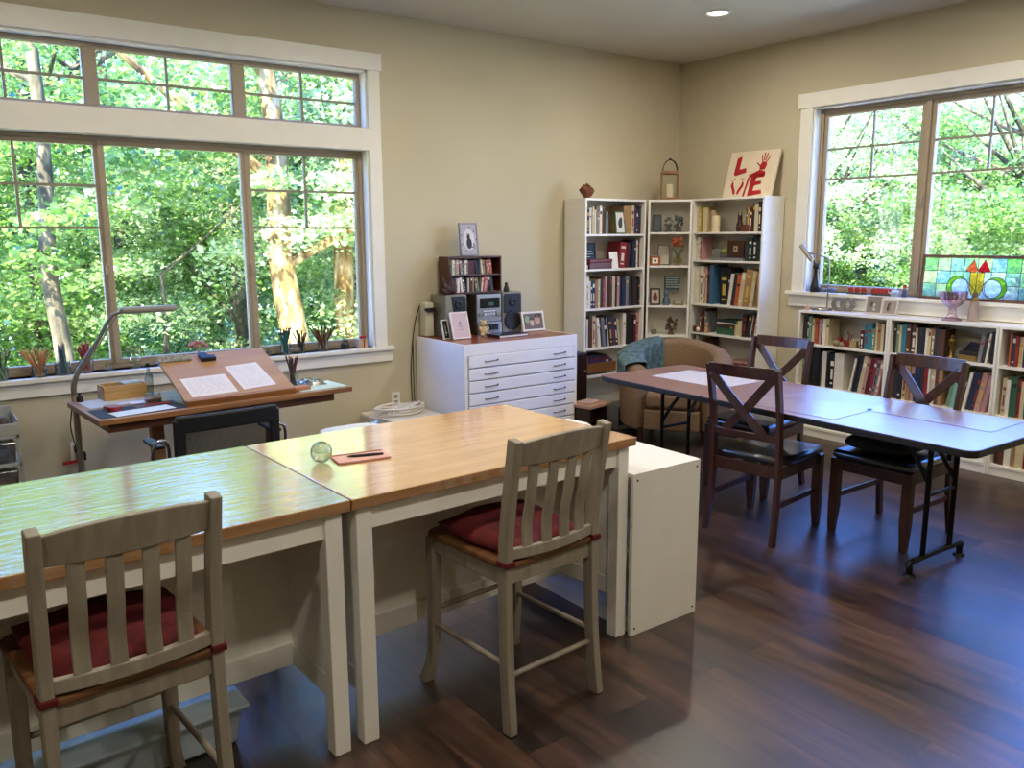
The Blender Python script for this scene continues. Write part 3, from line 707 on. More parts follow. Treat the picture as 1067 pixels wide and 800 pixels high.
stack(CR, .44, .05, .41, [('brown', 30, .24), ('charcoal', 30, .22), ('tan', 26, .24), ('maroon', 20, .22), ('pink', 16, .22)], 'fifth shelf under the lettered canvas', 'books stacked on the fifth shelf under the canvas')
# low bookcases
q = ['first low bookcase', 'second low bookcase', 'third low bookcase']
shelfrow(LOW[0], .785, .022, [['maroon', 16, .9], ['charcoal', 26, .95], ['dark green', 16, .9], ['sage', 26, .93], ['cream', 22, .86], ['orange', 26, .88], ['brown', 16, .84], ['pink', 20, .86], ['charcoal', 12, .8], ['white', 28, .88], ['cream', 24, .88]], .245, 'top', q[0], to=.27)
shelfrow(LOW[0], .785, .555, [['maroon', 22, .6], ['teal', 26, .78], ['teal', 30, .84], ['sage', 14, .7], ['cream', 18, .9], ['tan', 22, .85], ['cream', 18, .88], ['brown', 22, .8]], .245, 'top', q[0] + ' right half', to=.778)
shelfrow(LOW[0], .43, .022, [['cream', 14, .95], ['mint', 18, .97], ['black', 60, .98], ['black', 60, .98], ['charcoal', 18, .88], ['white', 36, .93], ['black', 24, .9], ['black', 40, .9], ['white', 36, .93], ['white', 36, .93], .06,
    ['white', 14, .86, 9], ['black', 20, .9, 9], ['navy', 30, .92, 9], ['cream', 28, .95, 9], ['pink', 22, .9, 9], ['maroon', 26, .93, 9], ['red', 24, .93, 9], ['grey', 20, .9, 9], ['pink', 26, .9, 9]], .32, 'middle', q[0], to=.778)
shelfrow(LOW[1], .785, .022, [['charcoal', 18, .9], ['sage', 22, .9], ['cream', 16, .88], ['teal', 28, .94], ['brown', 30, .95], ['brown', 34, .93], ['cream', 12, .84], ['charcoal', 26, .86], ['black', 24, .88], ['white', 16, .86], ['cream', 20, .84], ['tan', 20, .86], ['charcoal', 26, .88], ['brown', 40, .86]], .245, 'top', q[1], to=.42)
shelfrow(LOW[1], .785, .655, [['grey', 22, .8, 6], ['charcoal', 22, .86, 6], ['white', 12, .88, 6], ['black', 26, .93]], .245, 'top', q[1] + ' right end', to=.778)
shelfrow(LOW[1], .43, .022, [['maroon', 26, .86], ['charcoal', 22, .9], ['black', 24, .88], ['cream', 26, .9], ['tan', 22, .93], ['pink', 24, .9], ['navy', 34, .93], ['charcoal', 18, .9], ['red', 24, .88], ['white', 12, .9], ['cream', 26, .93], ['brown', 24, .9], ['tan', 20, .86], .03,
    ['sage', 26, .93, 9], ['mint', 26, .93, 9], ['green', 20, .88, 9], ['dark green', 18, .86, 9], ['white', 16, .9, 9], ['navy', 26, .92, 9], ['charcoal', 20, .9, 9], ['pink', 30, .92, 9], ['pink', 24, .88, 9]], .31, 'middle', q[1], to=.778)
shelfrow(LOW[2], .785, .06, [['orange', 12, .95], ['charcoal', 26, .9], ['red', 20, .88], ['cream', 26, .86], ['navy', 24, .9]], .24, 'top', q[2])
shelfrow(LOW[2], .43, .04, [['cream', 28, .9], ['white', 24, .86], ['green', 44, .95], ['red', 22, .9], ['cream', 24, .86], ['blue', 26, .93], ['brown', 26, .9]], .30, 'middle', q[2])
for i in (1, 2):
    shelfrow(LOW[i], .08, .03, R_(['', 'charcoal,navy,white,maroon,black,tan,cream,red,charcoal,grey,black,green,pink,cream,navy', 'maroon,brown,white,tan,cream,red,grey,black,cream,navy'][i], 30 + i, 16, 34, .7, .92), .30, 'bottom', q[i], to=[0, .6, .45][i])

# ------------------------------------------------------------------ ornaments in the bookcases
def put(mb, name, mats, case_, x, y_, z, lab, cat, grp=None, yaw=0, pitch=0, bevel=0, smooth=False):
    o = mb.build(name, mats, bevel=bevel, smooth=smooth); place(o, case_, x, y_, z, yaw=yaw, pitch=pitch); return tag(o, lab, cat, grp)
def frame_thing(name, case_, x, y_, z, w_, h, fh, ih, lab, pitch=-.18, yaw=0, cat='picture frame', motif=None, bord=.014):
    t = E(name, (0, 0, 0), 0, lab, cat)
    MB().box(-w_ / 2, w_ / 2, 0, .010, 0, h).build('backing', pm(fh, .5), t, bevel=.001)
    MB().box(-w_ / 2 + bord, w_ / 2 - bord, -.0015, .001, bord, h - bord).build('picture', pm(ih, .5, var=.02), t)
    if motif:
        for (mh, fn) in motif:
            m = MB(); fn(m); m.build('motif', pm(mh, .6), t)
    f = MB().box(-w_ / 2, w_ / 2, -.006, 0, 0, bord).box(-w_ / 2, w_ / 2, -.006, 0, h - bord, h).box(-w_ / 2, -w_ / 2 + bord, -.006, 0, bord, h - bord).box(w_ / 2 - bord, w_ / 2, -.006, 0, bord, h - bord)
    f.build('frame_border', pm(fh, .5), t, bevel=.001)
    MB().tube([(0, .010, h * .75), (0, .010 + h * .32, .001 + abs(math.sin(pitch)) * h * .32)], .004).build('easel_leg', BLACK, t)
    M = T(x, y_, z + .003) @ R(yaw, 'Z') @ R(pitch, 'X')
    if case_ is not None: M = Matrix.LocRotScale(case_.location, case_.rotation_euler, None) @ M
    t.matrix_world = M
    return t
def ov(x, z, rx, rz, y=-.002, n=14):
    def f(m): m.prism([(x + rx * math.cos(2 * PI * i / n), -(z + rz * math.sin(2 * PI * i / n))) for i in range(n)], 0, .0012, M=T(0, y + .0002, 0) @ R(PI / 2, 'X') @ Matrix.Scale(-1, 4, (0, 1, 0)) @ Matrix.Scale(1, 4))
    return f
# left case
frame_thing('framed_print', CL, .455, .03, 1.70, .12, .20, '#4a6a58', '#dcd9d0', 'small green framed print of a dark leafy plant beside the tan book', -.12, motif=[('#3c4a42', ov(0, .09, .025, .045)), ('#48564a', ov(.012, .12, .016, .03))], bord=.01)
frame_thing('dark_plaque', CL, .17, .135, 1.39, .17, .23, '#1c2028', '#222b38', 'dark plaque with pale lines behind the red box on the second shelf', -.1, cat='plaque', motif=[('#b9b7b0', lambda m: m.box(-.05, .04, -.0035, -.0015, .15, .158).box(-.05, .05, -.0035, -.0015, .125, .132).box(-.05, .02, -.0035, -.0015, .10, .107))])
t = E('lacquer_box', (0, 0, 0), 0, 'dark red lacquer box on the second shelf beside the white card', 'box')
MB().box(0, .27, 0, .10, 0.001, .06).build('body', pm('#5a1512', .35), t, bevel=.004); MB().box(-.004, .274, -.004, .104, .06, .088).build('lid', pm('#6a1c17', .35), t, bevel=.006)
t.matrix_world = Matrix.LocRotScale(CL.location, CL.rotation_euler, None) @ T(.07, .015, 1.39)
put(MB().box(0, .10, 0, .004, 0, .15), 'greeting_card', PAPER, CL, .335, .03, 1.392, 'white card leaning beside the dark red box on the second shelf', 'card', pitch=-.15)
put(MB().ball(0, 0, .02, .02), 'white_egg', PAPER, CL, .045, .04, 1.39, 'small white ball at the left end of the second shelf', 'ornament', smooth=True)
# narrow middle case
frame_thing('photo_frame', CM, .085, .07, 1.715, .085, .16, '#1b1d22', '#3c434d', 'small dark photo frame on the top shelf of the narrow corner bookcase', -.15)
def bushy(name, lab, x, y_, z, case_, hs, col, n=12, r=.035, hh=.12, cat='ornament', stemcol='#4a4a48'):
    t = E(name, (0, 0, 0), 0, lab, cat)
    MB().lathe([(.028, 0), (.034, .01), (.018, .03), (.022, .045), (.012, .05)], seg=14).build('base', pm(stemcol, .5), t, smooth=True)
    m = MB(); q = random.Random(hs)
    for i in range(n):
        a, e = q.uniform(0, 2 * PI), q.uniform(0, 1); rr = r * math.sqrt(q.random())
        m.ball(rr * math.cos(a), rr * math.sin(a) * .7, .05 + hh * e * .8, q.uniform(.010, .018), seg=8)
    m.build('blossoms', pm(col, .7, var=.3, scale=60), t, smooth=True)
    t.matrix_world = Matrix.LocRotScale(case_.location, case_.rotation_euler, None) @ T(x, y_, z); return t
bushy('tree_ornament', 'small grey blossom ornament, the shorter on the top shelf of the narrow corner bookcase', .19, .08, 1.715, CM, 5, '#5c5a56', r=.035, hh=.10)
bushy('tree_ornament', 'dark grey tree ornament, the taller on the top shelf of the narrow corner bookcase', .285, .08, 1.715, CM, 6, '#454b4e', r=.042, hh=.125, n=16)
t = E('wooden_clock', (0, 0, 0), 0, 'small orange wooden cube with a white dial on the second shelf of the corner bookcase', 'ornament')
MB().box(-.05, .05, 0, .06, 0, .09).build('body', wood('#8a4820', '#a85c2c', .4, 'x'), t, bevel=.004); MB().box(-.028, .028, -.002, .001, .02, .07).build('dial', PAPER, t); MB().cyl(0, 0, 0, .003, .012, M=T(0, -.002, .045) @ R(PI / 2, 'X')).build('dial_center', BLACK, t)
t.matrix_world = Matrix.LocRotScale(CM.location, CM.rotation_euler, None) @ T(.075, .05, 1.405)
frame_thing('photo_frame', CM, .155, .16, 1.405, .11, .19, '#3a3836', '#b9b2a0', 'thin dark frame standing behind the flower vase in the corner bookcase', -.08, bord=.006)
t = E('flower_vase', (0, 0, 0), 0, 'glass vase of orange flowers in the narrow corner bookcase', 'vase')
MB().lathe([(.028, 0), (.038, .02), (.036, .045), (.02, .07), (.026, .085)], seg=16, cap=False).build('glass', glass('#d8cf9c', .6, key='amber_glass'), t, smooth=True)
m = MB(); q = random.Random(2)
for i in range(9): a = q.uniform(0, 2 * PI); m.tube([(0, 0, .02), (.01 * math.cos(a), .01 * math.sin(a), .08), (.05 * math.cos(a), .035 * math.sin(a), q.uniform(.12, .17))], .002, seg=5)
m.build('stems', pm('#4c6238', .7), t)
for i, h in enumerate(['#c8693c', '#d2865a', '#b4452c', '#d9a07c', '#c8693c', '#b85a30', '#cf8a66']):
    a = i * 2.1; rr = .018 + .045 * (i % 3) / 2; m = MB()
    for k in range(9): b_ = k * 2.4; m.ball(rr * math.cos(a) + .012 * math.cos(b_), rr * .6 * math.sin(a) + .012 * math.sin(b_), .15 + .018 * (i % 4) + .006 * (k % 3), .011, seg=7)
    m.build('blossom', pm(h, .7), t, smooth=True)
t.matrix_world = Matrix.LocRotScale(CM.location, CM.rotation_euler, None) @ T(.285, .10, 1.4055) @ Matrix.Scale(1.22, 4)
# small sign with pale hand-lettered lines (unreadable at the photo's size)
def lines(m):
    q = random.Random(4)
    for r_ in range(5):
        x = -.055
        while x < .05:
            w_ = q.uniform(.006, .018); m.box(x, x + w_, -.0035, -.0015, .022 + r_ * .022, .022 + r_ * .022 + .010); x += w_ + .005
frame_thing('lettered_sign', CM, .24, .13, 1.17, .145, .135, '#2c3c44', '#33494f', 'dark teal sign with pale lettering hung inside the corner bookcase', -.0, cat='sign', motif=[('#b8c4bc', lines)], bord=.008)
frame_thing('photo_frame', CM, .085, .05, 1.03, .10, .16, '#1a1614', '#b9a393', 'black photo frame with a red figure print on the third shelf of the corner bookcase', -.15, yaw=.15, motif=[('#5c2420', ov(0, .07, .022, .035)), ('#3c2a24', ov(0, .105, .014, .016))])
t = MB(); t.lathe([(.03, 0), (.036, .02), (.034, .06), (.02, .085), (.026, .10), (.024, .125), (.008, .14)], seg=16); t.ball(-.018, 0, .142, .010, seg=8).ball(.018, 0, .142, .010, seg=8)
put(t, 'cat_figurine', pm('#4f6270', .4), CM, .19, .08, 1.03, 'blue grey seated cat figurine beside the black photo frame', 'figurine', smooth=True)
put(MB().box(-.05, .05, -.02, .02, 0, .012).box(-.045, -.035, -.02, .02, .012, .045).box(.035, .045, -.02, .02, .012, .045).box(-.05, .05, -.02, .02, .045, .052), 'brass_stand', pm('#8c7a4c', .4, metal=.5), CM, .30, .08, 1.03, 'little brass stand on the third shelf of the corner bookcase', 'ornament', bevel=.002)
bushy('coral_ornament', 'brown coral-like ornament on the fourth shelf of the corner bookcase', .24, .09, .75, CM, 9, '#5c4438', n=26, r=.055, hh=.14, stemcol='#5a3c30')
put(MB().ball(0, 0, .03, .03, sx=1, sy=.8, sz=.9), 'small_stone', pm('#6b665a', .8, var=.3), CM, .08, .08, .747, 'small grey stone on the fourth shelf of the corner bookcase', 'stone', smooth=True)
# right case
t = MB(); t.box(0, .055, 0, .05, 0, .225)
put(t, 'cream_slipcase', [pm('#cbbd95', .6)], CR, .085, .05, 1.715, 'cream slipcase standing left of the candle on the top shelf', 'box', bevel=.002)
put(MB().lathe([(.035, 0), (.045, .03), (.03, .09), (.038, .16), (.03, .2)], seg=16), 'tan_vase', pm('#a88a68', .6, var=.25, scale=40), CR, .185, .09, 1.715, 'mottled tan vase behind the candle on the top shelf', 'vase', smooth=True)
t = E('pillar_candle', (0, 0, 0), 0, 'ivory pillar candle on the top shelf under the lettered canvas', 'candle')
MB().lathe([(.036, 0), (.037, .01), (.037, .14), (.033, .148), (.02, .142)], seg=20).build('wax', pm('#d8cba6', .5), t, smooth=True); MB().cyl(0, 0, .142, .156, .0015, seg=6).build('wick', BLACK, t)
t.matrix_world = Matrix.LocRotScale(CR.location, CR.rotation_euler, None) @ T(.245, .05, 1.715)
t = MB(); t.lathe([(.030, 0), (.034, .03), (.030, .07), (.02, .10), (.024, .115), (.022, .135), (.006, .145)], seg=14, sy=.8); t.tube([(-.016, 0, .13), (-.02, 0, .17)], [.008, .002]).tube([(.016, 0, .13), (.02, 0, .17)], [.008, .002])
put(t, 'cat_figurine', pm('#3a1f14', .35), CR, .50, .07, 1.715, 'dark brown seated cat figurine on the top shelf under the lettered canvas', 'figurine', smooth=True)
put(MB().box(0, .085, 0, .06, 0, .05).box(.002, .083, .002, .058, .05, .062), 'trinket_box', wood('#4a2412', '#6e3a20', .4, 'x'), CR, .545, .03, 1.715, 'small brown trinket box beside the dark cat figurine', 'box', bevel=.003)
t = E('wooden_block_clock', (0, 0, 0), 0, 'dark wooden square clock on the second shelf under the lettered canvas', 'clock')
MB().box(0, .19, 0, .06, 0, .15).build('body', wood('#2f180c', '#4a2a16', .4, 'x'), t, bevel=.006); MB().box(.075, .12, -.003, .001, .055, .105).build('dial', pm('#a89a80', .5), t); MB().box(.09, .105, -.005, -.002, .07, .09).build('hand', BLACK, t)
t.matrix_world = Matrix.LocRotScale(CR.location, CR.rotation_euler, None) @ T(.385, .05, 1.483)
stack(CR, .18, .04, 1.455, [('grey', 25, .40)], 'under the dark wooden clock', 'book under the clock')
t = MB(); t.box(0, .12, 0, .05, 0, .012); t.box(.01, .11, .01, .04, .012, .055); t.ball(.03, .02, .06, .015, seg=8).ball(.06, .02, .066, .015, seg=8).ball(.09, .02, .058, .014, seg=8)
put(t, 'silver_train', pm('#8f9490', .35, metal=.5), CR, .19, .05, 1.482, 'little silver ornament on the grey book left of the wooden clock', 'ornament', bevel=.002)
bushy('green_sprig', 'small green sprig in a pot beside the wooden clock', .335, .06, 1.482, CR, 4, '#8a9440', n=8, r=.018, hh=.03, cat='plant')
t = E('candle_holder', (0, 0, 0), 0, 'carved wooden block with a white shell on the fourth shelf', 'ornament')
MB().box(-.05, .05, -.03, .03, 0, .055).build('block', wood('#5e3318', '#7c4a26', .4, 'x'), t, bevel=.004); MB().ball(.02, -.036, .03, .022, seg=10, sy=.5).build('shell', PAPER, t, smooth=True)
t.matrix_world = Matrix.LocRotScale(CR.location, CR.rotation_euler, None) @ T(.085, .05, .77)
t = MB(); t.lathe([(.018, 0), (.022, .02), (.015, .05), (.012, .06)], seg=12); t.ball(0, 0, .078, .020, seg=10)
put(t, 'doll_figurine', pm('#b9906c', .5), CR, .19, .035, .77, 'small pale doll figurine on the fourth shelf under the canvas', 'figurine', smooth=True)
put(MB().lathe([(.024, 0), (.026, .05), (.022, .10), (.024, .11)], seg=14), 'cream_jar', pm('#c4b488', .5), CR, .545, .045, .77, 'cream jar at the end of the book stack on the fourth shelf', 'jar', smooth=True)
# low cases
t = MB(); t.box(0, .17, 0, .05, .035, .05); t.box(.01, .06, .005, .045, 0, .035).box(.08, .16, .005, .045, .0, .035).box(.02, .05, .01, .04, .05, .075); t.tube([(.11, .025, .05), (.12, .025, .09), (.10, .025, .12)], .006).tube([(.13, .025, .05), (.14, .025, .10)], .005)
put(t, 'red_train', pm('#7c2218', .5, var=.3), LOW[0], .31, .06, .785, 'little dark red wooden train on the first low bookcase shelf', 'toy train', bevel=.003)
put(MB().ball(0, 0, .028, .03, sz=.9).ball(.05, 0, .02, .022), 'pottery_shell', pm('#8f8064', .6, var=.3), LOW[0], .34, .04, .785, 'pale shell ornament in front of the red train', 'ornament', smooth=True)
put(MB().box(0, .055, 0, .04, 0, .055), 'tan_box', pm('#a08a5e', .6), LOW[0], .455, .05, .785, 'small tan box right of the red train', 'box', bevel=.003)
t = MB(); t.lathe([(.03, 0), (.032, .012), (.012, .03), (.010, .09), (.024, .11), (.026, .14), (.012, .155), (.014, .175), (.004, .185)], seg=14)
put(t, 'brass_trophy', pm('#8c7038', .3, metal=.8), LOW[1], .47, .04, .785, 'brass goblet figure standing on the second low bookcase shelf', 'ornament', smooth=True)
t = E('model_piano', (0, 0, 0), 0, 'dark model piano with open lid on a gold base', 'ornament')
MB().box(0, .13, 0, .08, .0, .04).build('base', pm('#8c7038', .4, metal=.5), t, bevel=.003); MB().box(.0, .14, 0, .09, .041, .07).build('body', pm('#241a14', .3), t, bevel=.004); MB().prism([(0, 0), (.14, 0), (.12, .055), (.05, .065)], 0, .006, M=T(0, .075, .07) @ R(PI / 2, 'X')).build('lid', pm('#1c1628', .3), t)
t.matrix_world = Matrix.LocRotScale(LOW[1].location, LOW[1].rotation_euler, None) @ T(.515, .05, .786)

# ------------------------------------------------------------------ things on top of the bookcases
t = E('lettered_canvas', (0, 0, 0), 0, 'cream canvas painted LOVE in red with hand and foot prints, on the tall bookcase', 'painting')
CW, CH = .54, .43
MB().box(0, CW, 0, .018, 0, CH).build('canvas', pm('#ddcdb4', .8, var=.03), t, bevel=.002)
LR = pm('#a8121e', .55, var=.1, key='red_paint')
def flatp(m, pts): m.prism([(x, -z) for x, z in pts], 0, .0015, M=R(-PI / 2, 'X') @ Matrix.Scale(1, 4) @ Matrix.Identity(4) if False else Matrix(((1, 0, 0, 0), (0, 0, -1, 0), (0, -1, 0, 0), (0, 0, 0, 1))))
m = MB(); flatp(m, [(.085, .37), (.135, .385), (.132, .262), (.205, .275), (.212, .232), (.10, .205), (.078, .22)]); m.build('letter_l', LR, t)
m = MB(); flatp(m, [(.285, .20), (.34, .215), (.42, .215), (.425, .185), (.345, .18), (.335, .145), (.40, .15), (.405, .12), (.335, .105), (.33, .06), (.42, .065), (.43, .03), (.28, .012)]); flatp(m, [(.25, .19), (.27, .19), (.245, .01), (.225, .01)]); flatp(m, [(.25, .205), (.36, .25), (.42, .235), (.43, .20), (.38, .19), (.27, .185)]); m.build('letter_e', LR, t)
m = MB()   # two footprints forming the V
for s_ in (-1, 1):
    cx = .145 + s_ * .035
    flatp(m, [(cx - s_ * -.018, .155), (cx + s_ * .03, .14), (cx + s_ * .036, .11), (cx + s_ * .012, .07), (cx - s_ * .008, .03), (cx - s_ * .028, .035), (cx - s_ * .020, .07), (cx + s_ * .005, .11)])
    for k in range(4):
        x, z = cx + s_ * (.0 + k * .013), .178 - k * .005; flatp(m, [(x + .005 * math.cos(a * PI / 3), z + .006 * math.sin(a * PI / 3)) for a in range(6)])
m.build('footprints', LR, t)
m = MB()   # hand print
flatp(m, [(.355, .25), (.41, .25), (.425, .29), (.415, .32), (.37, .325), (.35, .29)])
for (x0, z0, x1, z1, q) in ((.368, .325, .352, .385, .010), (.384, .33, .380, .402, .011), (.400, .33, .412, .398, .011), (.414, .32, .442, .372, .010), (.352, .285, .315, .315, .011)):
    dx, dz = x1 - x0, z1 - z0; l_ = math.hypot(dx, dz); nx, nz = -dz / l_ * q / 2, dx / l_ * q / 2
    flatp(m, [(x0 + nx, z0 + nz), (x1 + nx, z1 + nz), (x1 + dx / l_ * .004, z1 + dz / l_ * .004), (x1 - nx, z1 - nz), (x0 - nx, z0 - nz)])
m.build('hand_print', LR, t)
t.matrix_world = Matrix.LocRotScale(CR.location, CR.rotation_euler, None) @ T(.235, .13, 2.021) @ R(-.27, 'X') @ R(.01, 'Y')
t = E('lantern', (5.935, 5.56, 2.011), -PI / 4, 'wooden candle lantern with black hoop on the narrow corner bookcase', 'lantern')
LW_ = wood('#6e4a2a', '#966c42', .5, 'z')
MB().box(-.095, .095, -.095, .095, 0, .022).build('base', LW_, t, bevel=.003)
MB().box(-.085, .085, -.085, .085, .235, .262).build('roof', LW_, t, bevel=.003)
for sx in (-1, 1):
    for sy in (-1, 1): MB().box(sx * .075 - .009, sx * .075 + .009, sy * .075 - .009, sy * .075 + .009, .022, .235).build('post', LW_, t)
for i in range(4): MB().box(-.066, .066, .072, .075, .022, .235, M=R(i * PI / 2, 'Z')).build('pane', glass('#ffffff', .1, key='lantern_glass'), t)
m = MB()
for a in (0, PI / 2): m.tube([(.095 * math.cos(k * PI / 10), 0, .262 + .105 * math.sin(k * PI / 10)) for k in range(11)], .004, M=R(a + PI / 4, 'Z'))
m.ball(0, 0, .37, .012, seg=10).build('hoop', BLACK, t, smooth=True)
o = MB().cyl(0, 0, 0, .12, .035, seg=20).cyl(0, 0, .12, .13, .0015, seg=6).build('candle', pm('#e0d2ae', .5), loc=(5.935, 5.56, 2.034), smooth=True); tag(o, 'pale candle standing inside the wooden lantern', 'candle')
m = MB(); m.ball(0, 0, .06, .075, seg=9, sx=1.1, sy=.8, sz=.75); o = m.build('rust_rock', pm('#6e3b26', .8, var=.3, bump=.5), loc=(5.03, 5.70, 2.012)); tag(o, 'rusty brown rock on top of the bookcase beside the file cabinet', 'rock')
for v in o.data.vertices: v.co.x += rnd.uniform(-.014, .014); v.co.z = max(0, v.co.z + rnd.uniform(-.012, .02))

# things on the low bookcases and window sill
SILV = pm('#9c948c', .3, metal=.9, key='brushed_steel')
t = E('desk_lamp', (6.27, 4.10, 1.061), 0, 'brushed steel desk lamp with tilted tube head on the low bookcase end', 'lamp')
MB().lathe([(.085, 0), (.085, .012), (.08, .018), (.01, .020)], seg=28).build('base', SILV, t, smooth=True)
MB().tube([(0, -.045, .018), (0, -.045, .38), (0, -.03, .425), (0, .01, .445), (0, .16, .475)], .006, spline=4).build('stem', SILV, t, smooth=True)
MB().cyl(0, 0, -.085, .085, .021, seg=18, M=T(0, .18, .475) @ R(-.75, 'X')).build('lamp_head', pm('#a89a84', .35, metal=.8), t, smooth=True, bevel=.003)
m = MB(); m.lathe([(.014, 0), (.018, .015), (.012, .04), (.006, .045)], seg=12); tag(m.build('small_bottle', pm('#c79a7c', .5), loc=(6.24, 4.185, 1.061), smooth=True), 'tiny tan bottle beside the desk lamp base', 'bottle')
bpy.data.objects['small_bottle'].location = (6.17, 4.17, 1.061)
m = MB()
for k, (dx, a) in enumerate(((-.035, .35), (.035, -.35))):
    m.tube([(dx + .045 * math.cos(i * PI / 6), .008 * k, .052 + .045 * math.sin(i * PI / 6)) for i in range(13)], .012, flat=(3.0, 1.0))
tag(m.build('knot_sculpture', pm('#75706a', .5, var=.2), loc=(6.30, 3.93, 1.063), rz=-PI / 2 + .1), 'grey interlocked ring sculpture beside the desk lamp', 'sculpture')
def ph(col, seed):
    q = random.Random(seed); r = []
    for i in range(5): r.append((q.choice(['#3a3632', '#c9c0b4', '#77706a', '#a89888', '#4d4540']), ov(q.uniform(-.02, .02), q.uniform(.03, .08), q.uniform(.008, .016), q.uniform(.01, .022))))
    return r
f1 = frame_thing('photo_frame', LOW[0], .585, .14, 1.061, .13, .145, '#cfc7ba', '#7d756c', 'pale photo frame with a portrait, the taller by the knot sculpture', -.2, yaw=.15, motif=ph(0, 1), bord=.009)
f2 = frame_thing('photo_frame', LOW[0], .715, .14, 1.061, .13, .115, '#cfc7ba', '#9a8c82', 'pale photo frame with two people, lower and nearer the pink bowl', -.2, yaw=-.1, motif=ph(0, 2), bord=.009)
t = E('pink_bowl', (6.24, 3.005, 1.061), 0, 'ribbed pink glass footed bowl on the second low bookcase', 'bowl')
PG = glass('#f1dfea', .6, key='pink_glass', rough=.08)
def ribs(mb, o_):
    for v in o_.data.vertices:
        a = math.atan2(v.co.y, v.co.x); k = 1 + .04 * math.cos(16 * a); v.co.x *= k; v.co.y *= k
o = MB().lathe([(.068, 0), (.06, .010), (.035, .03), (.022, .06), (.03, .078), (.022, .09)], seg=64).build('foot', PG, t, smooth=True); ribs(0, o)
o = MB().lathe([(.022, .09), (.06, .12), (.085, .16), (.092, .215), (.086, .215), (.078, .165), (.055, .128), (.01, .105)], seg=64, cap=False).build('bowl', PG, t, smooth=True); ribs(0, o)
t = E('angel_bottle', (6.31, 2.885, 1.061), 0, 'slim pale bottle with beaded collar right beside the pink glass bowl', 'bottle')
MB().lathe([(.042, 0), (.04, .01), (.030, .10), (.024, .15)], seg=18).build('body', pm('#a8958c', .4, var=.2), t, smooth=True); MB().lathe([(.027, .145), (.03, .16), (.024, .175)], seg=18).build('collar', pm('#8a7340', .5, var=.4, scale=80), t, smooth=True); MB().lathe([(.018, .175), (.022, .19), (.014, .205), (.016, .215)], seg=14).build('cap', pm('#6a5a44', .5), t, smooth=True)
BS = BZ0 + .001
def catfig(mb, s=1):
    mb.lathe([(.040, 0), (.044, .02), (.038, .06), (.024, .11), (.018, .16), (.020, .19)], seg=16)
    mb.ball(0, 0, .215, .028, seg=12, sx=1.1); mb.tube([(-.018, 0, .23), (-.024, 0, .268)], [.011, .002], seg=6).tube([(.018, 0, .23), (.024, 0, .268)], [.011, .002], seg=6)
    return mb
tag(catfig(MB()).build('cat_figurine', pm('#17130f', .35), loc=(6.385, 4.255, BS), rz=-PI / 2, smooth=True), 'tall black long-necked cat figurine in the corner of the right window sill', 'figurine')
m = MB().ball(-.03, 0, .018, .028, sz=.6).ball(.03, .005, .022, .034, sz=.62); tag(m.build('sea_stone', pm('#55606c', .6, var=.3), loc=(6.385, 4.13, BS), rz=-PI / 2, smooth=True), 'blue grey stones beside the black cat figurine', 'stone')
def poppy(y_, L_, n, lab, seed):
    t = E('poppy_ornament', (6.385, y_, BS), -PI / 2, lab, 'ornament', 'red poppy glass strips on the right window sill')
    MB().box(-L_ / 2, L_ / 2, -.008, .008, 0, .016).build('base', pm('#3a4038', .5, var=.4, scale=40), t, bevel=.003)
    q = random.Random(seed)
    for k in range(n):
        m = MB(); x = -L_ / 2 + L_ * (k + .5) / n
        for a in range(5): m.ball(x + .015 * math.cos(a * 1.257), 0, .034 + .013 * math.sin(a * 1.257), .014, seg=8, sy=.35)
        m.build('poppy', pm('#a52a22', .4, var=.2), t, smooth=True)
poppy(3.86, .17, 3, 'red poppy ornament strip nearer the black cat on the right window sill', 1)
poppy(3.65, .16, 5, 'red poppy ornament strip with smaller blooms nearer the blue teapot', 2)
t = E('teapot', (6.385, 3.535, BS), -PI / 2, 'little blue and white teapot on the right window sill', 'teapot')
MB().lathe([(.02, 0), (.034, .015), (.034, .035), (.018, .05), (.006, .052), (.007, .062)], seg=18).build('pot', pm('#b7c4d8', .3, var=.35, scale=60), t, smooth=True)
MB().tube([(-.03, 0, .02), (-.05, 0, .03), (-.056, 0, .045)], [.008, .006, .004]).build('spout', pm('#b7c4d8', .3), t, smooth=True); MB().tube([(.03, 0, .04), (.05, 0, .042), (.05, 0, .02), (.032, 0, .014)], .004, spline=3).build('handle', pm('#b7c4d8', .3), t, smooth=True)
t = E('doll_figurine', (6.385, 3.455, BS), -PI / 2, 'small doll figurine with a red hat beside the blue teapot', 'figurine')
MB().lathe([(.024, 0), (.02, .03), (.012, .055)], seg=14).build('dress', pm('#39425c', .5), t, smooth=True); MB().ball(0, 0, .068, .014, seg=12).build('head', pm('#c79a7c', .5), t, smooth=True); MB().lathe([(.020, .074), (.018, .08), (.012, .098)], seg=12).build('hat', pm('#8c2a20', .5), t, smooth=True)

# stained glass panel leaning in the right window
t = E('stained_glass_panel', (6.37, 3.335, BS), -PI / 2, 'wooden framed stained glass panel with red tulips leaning in the right window', 'stained glass')
GW, GH = .83, .335
SG = wood('#4a2c1a', '#6b4228', .4, 'x')
MB().box(0, GW, 0, .02, 0, .022).box(0, GW, 0, .02, GH - .022, GH).box(0, .022, 0, .02, .022, GH - .022).box(GW - .022, GW, 0, .02, .022, GH - .022).build('frame', SG, t, bevel=.002)
gp = ['#a2d27a', '#e0d79c', '#b0d6b0', '#b8dca0', '#f4e89c', '#a6cccc', '#90d070', '#d8e6a8', '#e6eabc', '#b2dc98']
order = [0, 1, 2, 3, 4, 5, 6, 7, 4, 5, 3, 2, 8, 8, 2, 9, 3, 4, 0, 8, 8, 8, 8, 2, 4, 0, 9, 6, 1, 0]
cw = (GW - .044) / 8; rh = (GH - .044) / 3; cx, b0 = GW / 2, .026
